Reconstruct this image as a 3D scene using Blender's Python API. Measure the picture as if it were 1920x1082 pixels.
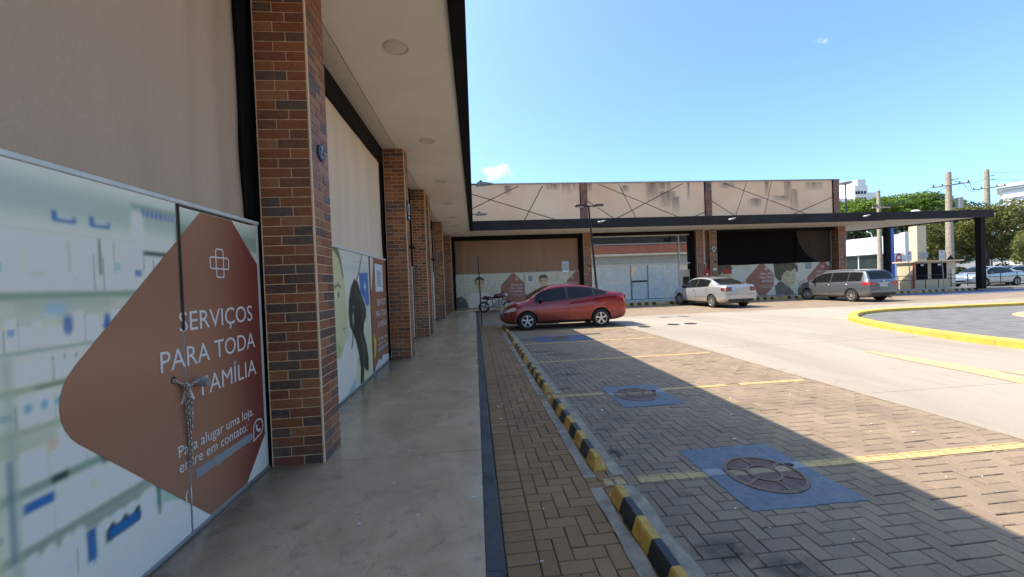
import bpy, bmesh, math, random
import numpy as np
from mathutils import Vector, Matrix
random.seed(7)
rng = np.random.default_rng(11)
for o in list(bpy.data.objects):
    bpy.data.objects.remove(o)
SC = bpy.context.scene
COL = SC.collection

# ------------------------------------------------------------------ camera
YAW, PITCH, ROLL, EYE = math.atan(69 / 720), 0.0147, 0.038, 1.57
fw = Vector((math.sin(YAW) * math.cos(PITCH), math.cos(YAW) * math.cos(PITCH), -math.sin(PITCH)))
r0 = Vector((math.cos(YAW), -math.sin(YAW), 0))
u0 = r0.cross(fw)
rt = r0 * math.cos(ROLL) - u0 * math.sin(ROLL)
up = rt.cross(fw)
cd = bpy.data.cameras.new('camera')
cd.sensor_width = 36
cd.lens = 720 / 1920 * 36
cd.clip_start = 0.05
cd.clip_end = 3000
cam = bpy.data.objects.new('camera', cd)
COL.objects.link(cam)
cam.matrix_world = Matrix(((rt.x, up.x, -fw.x, 0), (rt.y, up.y, -fw.y, 0), (rt.z, up.z, -fw.z, EYE), (0, 0, 0, 1)))
SC.camera = cam

# ------------------------------------------------------------------ sky, sun, exposure
SUN_DIR = Vector((-3.07, 1.30, 4.95)).normalized()      # towards the sun
SUN_EL = math.asin(SUN_DIR.z)
SUN_ROT = math.atan2(SUN_DIR.x, SUN_DIR.y)
w = bpy.data.worlds.new('World')
SC.world = w
w.use_nodes = True
nt = w.node_tree
bg = nt.nodes['Background']
sk = nt.nodes.new('ShaderNodeTexSky')
sk.sky_type = 'NISHITA'
sk.sun_disc = False
sk.sun_elevation = SUN_EL
sk.sun_rotation = SUN_ROT
sk.altitude = 600
sk.air_density = 1.0
sk.dust_density = 3.5
sk.ozone_density = 7.5
tint = nt.nodes.new('ShaderNodeMix')
tint.data_type = 'RGBA'
tint.blend_type = 'MULTIPLY'
tint.inputs[0].default_value = 1.0
tint.inputs[7].default_value = (0.84, 0.92, 0.85, 1)
nt.links.new(sk.outputs[0], tint.inputs[6])
nt.links.new(tint.outputs[2], bg.inputs[0])
bg.inputs[1].default_value = 0.096
sd = bpy.data.lights.new('sun', 'SUN')
sd.energy = 2.0
sd.angle = math.radians(0.5)
sd.color = (0.97, 0.87, 0.72)
sun = bpy.data.objects.new('sun', sd)
COL.objects.link(sun)
sun.rotation_euler = (-SUN_DIR).to_track_quat('-Z', 'Y').to_euler()
SC.view_settings.view_transform = 'Standard'
SC.view_settings.look = 'None'
SC.view_settings.exposure = 2.12
SC.view_settings.gamma = 1.0
SC.view_settings.use_curve_mapping = False
SC.render.film_transparent = False
try:
    SC.cycles.use_denoising = True
    SC.cycles.max_bounces = 10
    SC.cycles.diffuse_bounces = 8
    SC.cycles.volume_bounces = 4
    SC.cycles.transparent_max_bounces = 6
    SC.cycles.caustics_reflective = False
    SC.cycles.caustics_refractive = False
    SC.cycles.sample_clamp_indirect = 6
except Exception:
    pass

# ------------------------------------------------------------------ materials
MATS = {}


def new_mat(name):
    m = bpy.data.materials.new(name)
    m.use_nodes = True
    b = m.node_tree.nodes['Principled BSDF']
    MATS[name] = m
    return m, m.node_tree, b


def nd(t, kind, **kw):
    n = t.nodes.new(kind)
    for k, v in kw.items():
        setattr(n, k, v)
    return n


def mixc(t, fac, a, b, mode='MIX'):
    n = t.nodes.new('ShaderNodeMix')
    n.data_type = 'RGBA'
    n.blend_type = mode
    for i, v in ((0, fac), (6, a), (7, b)):
        if hasattr(v, 'links'):
            t.links.new(v, n.inputs[i])
        elif i == 0:
            n.inputs[0].default_value = v
        else:
            n.inputs[i].default_value = (*v, 1) if len(v) == 3 else v
    return n.outputs[2]


def math_n(t, op, a, b=None, c=None, clamp=False):
    n = t.nodes.new('ShaderNodeMath')
    n.operation = op
    n.use_clamp = clamp
    for i, v in enumerate((a, b, c)):
        if v is None:
            continue
        if hasattr(v, 'links'):
            t.links.new(v, n.inputs[i])
        else:
            n.inputs[i].default_value = v
    return n.outputs[0]


def noise(t, scale, detail=4, rough=0.55, vec=None, dist=0.0):
    n = t.nodes.new('ShaderNodeTexNoise')
    n.inputs['Scale'].default_value = scale
    n.inputs['Detail'].default_value = detail
    n.inputs['Roughness'].default_value = rough
    n.inputs['Distortion'].default_value = dist
    if vec is not None:
        t.links.new(vec, n.inputs['Vector'])
    return n.outputs['Fac']


def ramp(t, fac, stops, interp='LINEAR'):
    n = t.nodes.new('ShaderNodeValToRGB')
    cr = n.color_ramp
    cr.interpolation = interp
    while len(cr.elements) < len(stops):
        cr.elements.new(0.5)
    for e, (p, c) in zip(cr.elements, stops):
        e.position = p
        e.color = (*c, 1) if len(c) == 3 else c
    t.links.new(fac, n.inputs[0])
    return n.outputs[0]


def wpos(t):
    return t.nodes.new('ShaderNodeNewGeometry').outputs['Position']


def scaled(t, vec, s):
    n = t.nodes.new('ShaderNodeVectorMath')
    n.operation = 'MULTIPLY'
    t.links.new(vec, n.inputs[0])
    n.inputs[1].default_value = s
    return n.outputs[0]


def bump(t, b, height, strength, dist=0.01):
    n = t.nodes.new('ShaderNodeBump')
    n.inputs['Strength'].default_value = strength
    n.inputs['Distance'].default_value = dist
    t.links.new(height, n.inputs['Height'])
    t.links.new(n.outputs[0], b.inputs['Normal'])


def mat(name, c, rough=0.6, metal=0.0, var=0.15, scale=6.0, bmp=0.0, bscale=60.0, coat=0.0, spec=0.5, dirt=None, world=True):
    """Plain material with mottled colour, a little relief and optional dirt colour."""
    if name in MATS:
        return MATS[name]
    m, t, b = new_mat(name)
    b.inputs['Roughness'].default_value = rough
    b.inputs['Metallic'].default_value = metal
    b.inputs['Specular IOR Level'].default_value = spec
    if coat:
        b.inputs['Coat Weight'].default_value = coat
        b.inputs['Coat Roughness'].default_value = 0.04
    v = wpos(t) if world else t.nodes.new('ShaderNodeTexCoord').outputs['Object']
    if var > 0:
        f = noise(t, scale, 5, 0.6, v)
        lo = tuple(x * (1 - var) for x in c)
        hi = tuple(min(1, x * (1 + var)) for x in c)
        colr = ramp(t, f, [(0.3, lo), (0.7, hi)])
        if dirt:
            f2 = noise(t, scale * 0.35, 6, 0.65, v)
            colr = mixc(t, ramp(t, f2, [(0.52, (0, 0, 0)), (0.75, (1, 1, 1))]), colr, dirt)
        t.links.new(colr, b.inputs['Base Color'])
    else:
        b.inputs['Base Color'].default_value = (*c, 1)
    if bmp:
        bump(t, b, noise(t, bscale, 4, 0.6, v), bmp)
    return m


def rand_value(t):
    """A random number per object and per loose piece, so that alike pieces differ."""
    oi = t.nodes.new('ShaderNodeObjectInfo').outputs['Random']
    isl = t.nodes.new('ShaderNodeNewGeometry').outputs['Random Per Island']
    return math_n(t, 'FRACT', math_n(t, 'ADD', oi, isl))


# brick tiles
m, t, b = new_mat('brick_tile')
rv = rand_value(t)
P = wpos(t)
colr = ramp(t, rv, [(0.0, (0.270, 0.084, 0.038)), (0.17, (0.324, 0.118, 0.049)), (0.33, (0.076, 0.055, 0.055)), (0.47, (0.231, 0.074, 0.040)),
                    (0.60, (0.098, 0.076, 0.073)), (0.72, (0.353, 0.152, 0.066)), (0.86, (0.171, 0.063, 0.040))], 'CONSTANT')
f = noise(t, 22, 6, 0.7, P)
colr = mixc(t, ramp(t, f, [(0.40, (0, 0, 0)), (0.80, (0.8, 0.8, 0.8))]), colr, (0.29, 0.14, 0.065))
colr = mixc(t, ramp(t, noise(t, 75, 3, 0.6, P), [(0.52, (0, 0, 0)), (0.72, (0.75, 0.75, 0.75))]), colr, (0.045, 0.030, 0.022))
sx = t.nodes.new('ShaderNodeSeparateXYZ')
t.links.new(P, sx.inputs[0])
low = math_n(t, 'MULTIPLY', math_n(t, 'SUBTRACT', 0.42, sx.outputs[2]), 2.6, clamp=True)
low = math_n(t, 'MULTIPLY', low, math_n(t, 'MULTIPLY', math_n(t, 'SUBTRACT', noise(t, 7, 6, 0.75, P), 0.36), 3.5, clamp=True))
colr = mixc(t, math_n(t, 'MULTIPLY', low, 0.7), colr, (0.10, 0.075, 0.055))
t.links.new(colr, b.inputs['Base Color'])
t.links.new(ramp(t, noise(t, 30, 4, 0.6, P), [(0.3, (0.30, 0.30, 0.30)), (0.7, (0.55, 0.55, 0.55))]), b.inputs['Roughness'])
bump(t, b, noise(t, 90, 4, 0.6, P), 0.25, 0.004)
mat('grout', (0.80, 0.61, 0.40), 0.9, var=0.2, scale=9, bmp=0.2)
mat('corner_trim', (0.74, 0.55, 0.35), 0.6, var=0.12)

# pavers: two tints, the same wear and the same oil stains (x, y, rx, ry)
STAINS = [(1.36, 2.05, .22, .13), (1.45, 2.62, .07, .06), (1.62, 1.88, .2, .12), (1.30, 3.9, .12, .09), (1.55, 4.15, .10, .06), (1.5, 6.3, .3, .12), (1.75, 8.1, .35, .2),
          (1.5, 8.5, .4, .15), (1.45, 10.4, .4, .3), (1.9, 10.6, .3, .2), (1.25, 5.5, .12, .1), (2.2, 13.6, .5, .25), (12.0, 18.5, .6, .8), (19.2, 18.6, .5, .7), (1.2, 3.35, .08, .12)]


def paver_mat(name, cols):
    m, t, b = new_mat(name)
    rv = rand_value(t)
    P = wpos(t)
    c = ramp(t, rv, [(i / (len(cols) - 1), x) for i, x in enumerate(cols)])
    c = mixc(t, 0.55, c, ramp(t, noise(t, 140, 4, 0.7, P), [(0.3, tuple(x * .55 for x in cols[1])), (0.7, tuple(x * 1.4 for x in cols[1]))]))
    c = mixc(t, ramp(t, noise(t, 1.3, 5, 0.6, P), [(0.45, (0, 0, 0)), (0.8, (0.55, 0.55, 0.55))]), c, tuple(x * 0.55 for x in cols[0]))
    sx = t.nodes.new('ShaderNodeSeparateXYZ')
    t.links.new(P, sx.inputs[0])
    wob = noise(t, 6, 4, 0.7, P)
    tot = None
    for (x, y, rx, ry) in STAINS:
        dx = math_n(t, 'DIVIDE', math_n(t, 'SUBTRACT', sx.outputs[0], x), rx)
        dy = math_n(t, 'DIVIDE', math_n(t, 'SUBTRACT', sx.outputs[1], y), ry)
        d = math_n(t, 'ADD', math_n(t, 'MULTIPLY', dx, dx), math_n(t, 'MULTIPLY', dy, dy))
        s = math_n(t, 'SUBTRACT', 1.0, d, clamp=True)
        tot = s if tot is None else math_n(t, 'MAXIMUM', tot, s)
    k = math_n(t, 'MULTIPLY', tot, math_n(t, 'MULTIPLY', math_n(t, 'SUBTRACT', wob, 0.33), 4.5, clamp=True), clamp=True)
    k = math_n(t, 'MULTIPLY', k, math_n(t, 'ADD', 0.35, math_n(t, 'MULTIPLY', rv, 0.75)), clamp=True)
    c = mixc(t, math_n(t, 'MULTIPLY', k, 0.95), c, (0.010, 0.009, 0.009))
    t.links.new(c, b.inputs['Base Color'])
    b.inputs['Roughness'].default_value = 0.82
    bump(t, b, noise(t, 230, 3, 0.7, P), 0.35, 0.003)
    return m


paver_mat('paver_grey', [(0.197, 0.143, 0.101), (0.260, 0.191, 0.132), (0.319, 0.233, 0.153)])
paver_mat('paver_brown', [(0.254, 0.135, 0.059), (0.316, 0.174, 0.076), (0.370, 0.217, 0.101)])
mat('joint_sand', (0.042, 0.032, 0.024), 0.95, var=0.4, scale=30)

# concrete
m, t, b = new_mat('lane_concrete')
P = wpos(t)
c = ramp(t, noise(t, 0.5, 7, 0.62, scaled(t, P, (1.0, 0.35, 1.0)), 0.6), [(0.3, (0.254, 0.206, 0.157)), (0.5, (0.328, 0.273, 0.215)), (0.72, (0.426, 0.359, 0.296))])
c = mixc(t, 0.35, c, ramp(t, noise(t, 90, 3, 0.6, P), [(0.3, (0.230, 0.187, 0.146)), (0.7, (0.459, 0.397, 0.331))]))
c = mixc(t, ramp(t, noise(t, 3.5, 6, 0.75, scaled(t, P, (1, 0.5, 1))), [(0.60, (0, 0, 0)), (0.75, (0.410, 0.390, 0.385))]), c, (0.180, 0.144, 0.107))
swp = noise(t, 1.1, 5, 0.6, scaled(t, P, (2.4, 0.16, 1.0)), 0.5)
c = mixc(t, ramp(t, swp, [(0.52, (0, 0, 0)), (0.70, (0.55, 0.55, 0.55))]), c, (0.255, 0.215, 0.170))
vr = nd(t, 'ShaderNodeTexVoronoi', feature='DISTANCE_TO_EDGE')
vr.inputs['Scale'].default_value = 0.33
wv = t.nodes.new('ShaderNodeVectorMath')
wv.operation = 'ADD'
t.links.new(P, wv.inputs[0])
nz = t.nodes.new('ShaderNodeTexNoise')
nz.inputs['Scale'].default_value = 2.0
nz.inputs['Detail'].default_value = 6
t.links.new(P, nz.inputs['Vector'])
t.links.new(nz.outputs['Color'], wv.inputs[1])
t.links.new(wv.outputs[0], vr.inputs['Vector'])
crk = math_n(t, 'MULTIPLY', math_n(t, 'LESS_THAN', vr.outputs['Distance'], 0.0035), ramp(t, noise(t, 0.7, 3, 0.5, P), [(0.54, (0, 0, 0)), (0.62, (0.4, 0.4, 0.4))]))
c = mixc(t, crk, c, (0.11, 0.09, 0.07))
c = mixc(t, ramp(t, noise(t, 11, 4, 0.6, P), [(0.70, (0, 0, 0)), (0.76, (0.637, 0.594, 0.566))]), c, (0.155, 0.127, 0.101))
t.links.new(c, b.inputs['Base Color'])
b.inputs['Roughness'].default_value = 0.75
bump(t, b, noise(t, 120, 4, 0.6, P), 0.15, 0.004)

m, t, b = new_mat('walkway_concrete')
P = wpos(t)
c = ramp(t, noise(t, 1.6, 7, 0.65, P, 0.8), [(0.28, (0.374, 0.255, 0.150)), (0.5, (0.533, 0.379, 0.239)), (0.75, (0.701, 0.525, 0.344))])
c = mixc(t, 0.3, c, ramp(t, noise(t, 120, 3, 0.7, P), [(0.3, (0.352, 0.247, 0.158)), (0.7, (0.731, 0.551, 0.366))]))
c = mixc(t, ramp(t, noise(t, 26, 5, 0.7, P), [(0.66, (0, 0, 0)), (0.74, (0.850, 0.826, 0.666))]), c, (0.143, 0.097, 0.057))
sx = t.nodes.new('ShaderNodeSeparateXYZ')
t.links.new(P, sx.inputs[0])
c = mixc(t, ramp(t, noise(t, 5.5, 7, 0.75, P, 1.2), [(0.54, (0, 0, 0)), (0.70, (0.55, 0.55, 0.55))]), c, (0.17, 0.135, 0.10))
c = mixc(t, ramp(t, noise(t, 60, 3, 0.6, P), [(0.69, (0, 0, 0)), (0.73, (0.8, 0.8, 0.8))]), c, (0.07, 0.055, 0.04))
# grime along the foot of the shop fronts
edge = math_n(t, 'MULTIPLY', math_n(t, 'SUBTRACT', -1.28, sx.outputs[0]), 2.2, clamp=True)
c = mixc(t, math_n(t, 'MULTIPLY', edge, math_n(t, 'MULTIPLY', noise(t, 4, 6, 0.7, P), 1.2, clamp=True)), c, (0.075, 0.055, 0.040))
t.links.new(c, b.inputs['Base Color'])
b.inputs['Specular IOR Level'].default_value = 0.5
rg = ramp(t, noise(t, 2.2, 6, 0.65, P, 0.5), [(0.3, (0.13, 0.13, 0.13)), (0.7, (0.34, 0.34, 0.34))])
t.links.new(rg, b.inputs['Roughness'])
bump(t, b, noise(t, 35, 4, 0.6, P), 0.06, 0.004)

mat('kerb_paint_dark', (0.060, 0.055, 0.056), 0.7, var=0.35, scale=5, bmp=0.3, bscale=40, dirt=(0.12, 0.11, 0.10))
mat('haunch_mortar', (0.36, 0.295, 0.225), 0.9, var=0.3, scale=8, bmp=0.6, bscale=50, dirt=(0.15, 0.12, 0.10))
mat('stripe_yellow', (0.56, 0.32, 0.060), 0.65, var=0.25, scale=14, bmp=0.15, dirt=(0.30, 0.19, 0.07))
mat('stripe_black', (0.014, 0.014, 0.017), 0.45, var=0.4, scale=12, bmp=0.15, dirt=(0.05, 0.045, 0.04))
mat('line_yellow', (0.50, 0.355, 0.155), 0.75, var=0.2, scale=25, dirt=(0.33, 0.25, 0.14), bmp=0.2)
mat('line_worn', (0.30, 0.225, 0.135), 0.75, var=0.3, scale=25, dirt=(0.17, 0.11, 0.08))
mat('faded_yellow', (0.46, 0.335, 0.185), 0.8, var=0.12, scale=5, dirt=(0.36, 0.29, 0.21))
mat('pad_blue', (0.135, 0.158, 0.205), 0.75, var=0.22, scale=18, bmp=0.4, bscale=120, dirt=(0.21, 0.20, 0.195))
mat('pad_blue_worn', (0.075, 0.095, 0.17), 0.8, var=0.4, scale=6, bmp=0.4, bscale=120, dirt=(0.12, 0.10, 0.10))
mat('cast_iron', (0.150, 0.085, 0.065), 0.55, metal=0.35, var=0.35, scale=14, bmp=0.4, bscale=80)
mat('iron_rib', (0.21, 0.135, 0.09), 0.5, metal=0.5, var=0.3, scale=14, bmp=0.3)
mat('kerb_yellow', (0.60, 0.395, 0.065), 0.65, var=0.15, scale=4, dirt=(0.40, 0.31, 0.17), bmp=0.2)
mat('asphalt', (0.150, 0.145, 0.140), 0.85, var=0.3, scale=3, bmp=0.5, bscale=150, dirt=(0.185, 0.178, 0.170))
mat('ground_far', (0.30, 0.27, 0.22), 0.9, var=0.25, scale=0.4)

# building
mat('soffit_plaster', (0.86, 0.80, 0.70), 0.85, var=0.05, scale=1.5, bmp=0.05, bscale=20)
mat('rough_plaster', (0.72, 0.65, 0.56), 0.9, var=0.10, scale=14, bmp=0.9, bscale=38)
mat('fascia_black', (0.010, 0.009, 0.009), 0.7, spec=0.15, var=0.3, scale=3)
mat('fascia_grey', (0.026, 0.023, 0.024), 0.75, spec=0.2, var=0.25, scale=1.2, bmp=0.1, bscale=25, dirt=(0.040, 0.036, 0.036))
mat('black_frame', (0.007, 0.0065, 0.0065), 0.6, spec=0.12, var=0.3, scale=8)
mat('gap_black', (0.004, 0.004, 0.004), 0.9, var=0)
mat('lamp_rim', (0.55, 0.50, 0.44), 0.5, var=0.05)
mat('lamp_lens', (0.72, 0.66, 0.58), 0.3, var=0.05)
mat('white_metal', (0.70, 0.68, 0.64), 0.4, var=0.06, scale=5)
mat('dark_metal', (0.020, 0.020, 0.024), 0.45, metal=0.4, var=0.2)
mat('galvanised', (0.34, 0.33, 0.32), 0.5, metal=0.5, var=0.2, scale=8)
mat('chain_steel', (0.50, 0.47, 0.43), 0.32, metal=0.9, var=0.25, scale=40)
mat('print_white', (0.74, 0.71, 0.68), 0.5, var=0.03)
mat('smear_grey', (0.27, 0.275, 0.29), 0.7, var=0.05)
mat('window_dim', (0.018, 0.026, 0.026), 0.25, var=0.5, scale=0.8, spec=0.25)
mat('rail_white', (0.66, 0.67, 0.66), 0.4, var=0.1, scale=10)
mat('roof_metal', (0.25, 0.25, 0.25), 0.7, var=0.1)
mat('red_box', (0.42, 0.028, 0.018), 0.4, var=0.12, scale=8)
mat('plate_blue', (0.020, 0.020, 0.042), 0.4, var=0.1)
mat('plate_white', (0.72, 0.72, 0.74), 0.5, var=0.05)
mat('sign_grey', (0.30, 0.31, 0.33), 0.5, var=0.1)


def cloth_mat(name, c, streak=0.12):
    m, t, b = new_mat(name)
    P = wpos(t)
    f = noise(t, 1.2, 6, 0.6, scaled(t, P, (2.2, 2.2, 0.30)))
    colr = ramp(t, f, [(0.3, tuple(x * (1 - streak) for x in c)), (0.7, tuple(x * (1 + streak) for x in c))])
    colr = mixc(t, 0.35, colr, ramp(t, noise(t, 320, 2, 0.5, P), [(0.35, tuple(x * .7 for x in c)), (0.65, tuple(x * 1.3 for x in c))]))
    colr = mixc(t, ramp(t, noise(t, 2.3, 7, 0.75, P, 1.0), [(0.62, (0, 0, 0)), (0.8, (0.5, 0.5, 0.5))]), colr, tuple(min(1, x * 1.35) for x in c))
    t.links.new(colr, b.inputs['Base Color'])
    b.inputs['Roughness'].default_value = 0.85
    b.inputs['Specular IOR Level'].default_value = 0.1
    bump(t, b, noise(t, 420, 2, 0.5, P), 0.25, 0.002)
    return m


cloth_mat('shade_cloth_shaded', (0.52, 0.385, 0.28))  # same cloth as the pale one, its deeper shade put into the colour
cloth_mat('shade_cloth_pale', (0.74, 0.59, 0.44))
cloth_mat('shade_cloth_brown', (0.36, 0.23, 0.15), 0.15)
cloth_mat('black_cloth', (0.0065, 0.0055, 0.0055), 0.2)
cloth_mat('net_cloth', (0.062, 0.046, 0.036), 0.35)

# parapet plaster with water stains that run down from the coping
m, t, b = new_mat('parapet_plaster')
P = wpos(t)
c = ramp(t, noise(t, 0.45, 6, 0.6, P), [(0.3, (0.782, 0.459, 0.279)), (0.7, (0.850, 0.589, 0.376))])
strk = noise(t, 3.2, 6, 0.75, scaled(t, P, (2.6, 2.6, 0.20)))
sx = t.nodes.new('ShaderNodeSeparateXYZ')
t.links.new(P, sx.inputs[0])
tot = None
for (x, z, rx, L) in [(5.85, 7.60, .34, .65), (6.5, 7.60, .25, .5), (7.3, 7.60, .2, .6), (11.4, 7.60, .5, 1.3), (12.2, 7.55, .5, .6), (12.35, 7.0, .65, 1.05), (12.9, 6.65, .3, 1.2), (13.78, 7.55, .13, 1.2),
                      (20.65, 7.55, .3, 1.4), (21.05, 7.0, .35, 1.6), (22.5, 7.45, .7, .55), (19.15, 7.55, .2, 1.0), (18.3, 6.45, .5, .6), (2.2, 7.5, .25, .6), (5.0, 7.55, .5, .4), (9.6, 7.4, .3, .5), (16.4, 7.5, .6, .4), (20.2, 6.6, .7, .35)]:
    dx = math_n(t, 'DIVIDE', math_n(t, 'SUBTRACT', sx.outputs[0], x), rx)
    ax = math_n(t, 'SUBTRACT', 1.0, math_n(t, 'MULTIPLY', dx, dx), clamp=True)
    dz = math_n(t, 'DIVIDE', math_n(t, 'SUBTRACT', z, sx.outputs[2]), L)
    az = math_n(t, 'MULTIPLY', math_n(t, 'SUBTRACT', 1.0, dz, clamp=True), math_n(t, 'MULTIPLY', math_n(t, 'ADD', dz, 0.04), 14.0, clamp=True))
    s = math_n(t, 'MULTIPLY', ax, az)
    tot = s if tot is None else math_n(t, 'MAXIMUM', tot, s)
k = math_n(t, 'MULTIPLY', math_n(t, 'POWER', tot, 0.6), math_n(t, 'MULTIPLY', math_n(t, 'SUBTRACT', strk, 0.34), 5.0, clamp=True))
c = mixc(t, math_n(t, 'MULTIPLY', k, 0.85, clamp=True), c, (0.11, 0.09, 0.075))
t.links.new(c, b.inputs['Base Color'])
b.inputs['Roughness'].default_value = 0.9
bump(t, b, noise(t, 60, 4, 0.6, P), 0.15, 0.004)

# flat print: colours kept per vertex of a fine grid
m, t, b = new_mat('print')
a = nd(t, 'ShaderNodeVertexColor', layer_name='ink')
t.links.new(a.outputs[0], b.inputs['Base Color'])
b.inputs['Roughness'].default_value = 0.28
b.inputs['Specular IOR Level'].default_value = 0.45
m, t, b = new_mat('print_brown')
P = wpos(t)
sx = t.nodes.new('ShaderNodeSeparateXYZ')
t.links.new(P, sx.inputs[0])
c = ramp(t, noise(t, 1.1, 4, 0.5, P), [(0.3, (0.352, 0.157, 0.087)), (0.7, (0.387, 0.176, 0.103))])
yy = nd(t, 'ShaderNodeMapRange', interpolation_type='SMOOTHSTEP')
yy.inputs[1].default_value, yy.inputs[2].default_value = 2.80, 3.38
t.links.new(sx.outputs[1], yy.inputs[0])
far = math_n(t, 'LESS_THAN', sx.outputs[1], 3.6)
c = mixc(t, math_n(t, 'MULTIPLY', yy.outputs[0], far), c, (0.240, 0.055, 0.045))
c = mixc(t, ramp(t, noise(t, 32, 4, 0.7, P), [(0.70, (0, 0, 0)), (0.74, (0.900, 0.900, 0.780))]), c, (0.210, 0.091, 0.052))
t.links.new(c, b.inputs['Base Color'])
b.inputs['Roughness'].default_value = 0.26
bump(t, b, noise(t, 5, 3, 0.5, scaled(t, P, (1, 1.5, 0.6))), 0.06, 0.02)
mat('print_rose', (0.34, 0.135, 0.09), 0.4, var=0.08)

# shop glass: a dark room behind a strongly mirroring pane
m, t, b = new_mat('shop_glass')
b.inputs['Base Color'].default_value = (0.030, 0.034, 0.034, 1)
b.inputs['Roughness'].default_value = 0.02
b.inputs['Specular IOR Level'].default_value = 1.0
b.inputs['IOR'].default_value = 2.4
b.inputs['Coat Weight'].default_value = 1.0
b.inputs['Coat Roughness'].default_value = 0.02
b.inputs['Coat IOR'].default_value = 1.9
m, t, b = new_mat('glass_dark')
b.inputs['Base Color'].default_value = (0.010, 0.011, 0.012, 1)
b.inputs['Roughness'].default_value = 0.04
b.inputs['IOR'].default_value = 1.38
m, t, b = new_mat('paper_pattern')
P = wpos(t)
c = ramp(t, noise(t, 3.2, 5, 0.6, P), [(0.35, (0.62, 0.66, 0.62)), (0.65, (0.76, 0.78, 0.74))])
v = nd(t, 'ShaderNodeTexVoronoi')
v.inputs['Scale'].default_value = 5.5
t.links.new(P, v.inputs['Vector'])
c = mixc(t, ramp(t, v.outputs['Distance'], [(0.12, (0.55, 0.55, 0.55)), (0.30, (0, 0, 0))]), c, (0.46, 0.54, 0.56))
t.links.new(c, b.inputs['Base Color'])
b.inputs['Roughness'].default_value = 0.35
m, t, b = new_mat('paper_blue')
P = wpos(t)
c = ramp(t, noise(t, 2.0, 4, 0.6, P), [(0.35, (0.54, 0.62, 0.62)), (0.65, (0.68, 0.73, 0.72))])
v = nd(t, 'ShaderNodeTexVoronoi')
v.inputs['Scale'].default_value = 6.5
t.links.new(P, v.inputs['Vector'])
c = mixc(t, ramp(t, v.outputs['Distance'], [(0.15, (0.6, 0.6, 0.6)), (0.32, (0, 0, 0))]), c, (0.28, 0.40, 0.52))
t.links.new(c, b.inputs['Base Color'])
b.inputs['Roughness'].default_value = 0.35


# ------------------------------------------------------------------ object helpers
ORG = {}


def link(o, parent=None):
    COL.objects.link(o)
    if parent is not None:
        o.parent = parent
    return o


def thing(name, label, cat, loc=(0, 0, 0), rotz=0.0, group=None):
    o = bpy.data.objects.new(name, None)
    o.empty_display_size = 0.2
    COL.objects.link(o)
    o.location = loc
    o.rotation_euler = (0, 0, rotz)
    o['label'] = label
    o['category'] = cat
    if group:
        o['group'] = group
    ORG[o] = Vector(loc)
    return o


def tag(o, label, cat, group=None):
    o['label'] = label
    o['category'] = cat
    if group:
        o['group'] = group
    return o


def struct(o, kind='structure'):
    o['kind'] = kind
    return o


def root_origin(p):
    v = Vector((0, 0, 0))
    while p is not None:
        v += p.location
        p = p.parent
    return v


def add(name, verts, faces, material, parent=None, world=True, smooth=False, mats=None, idx=None):
    """One mesh object. WORLD vertices are brought into the parent's frame (things built in world space are not turned)."""
    me = bpy.data.meshes.new(name)
    if parent is not None and world:
        v0 = root_origin(parent)
        verts = [(x - v0.x, y - v0.y, z - v0.z) for x, y, z in verts]
    me.from_pydata([tuple(v) for v in verts], [], faces)
    for mm in (mats or [material]):
        me.materials.append(MATS[mm] if isinstance(mm, str) else mm)
    if idx is not None:
        me.polygons.foreach_set('material_index', idx)
    if smooth:
        me.polygons.foreach_set('use_smooth', [True] * len(me.polygons))
    me.update()
    return link(bpy.data.objects.new(name, me), parent)


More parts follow.
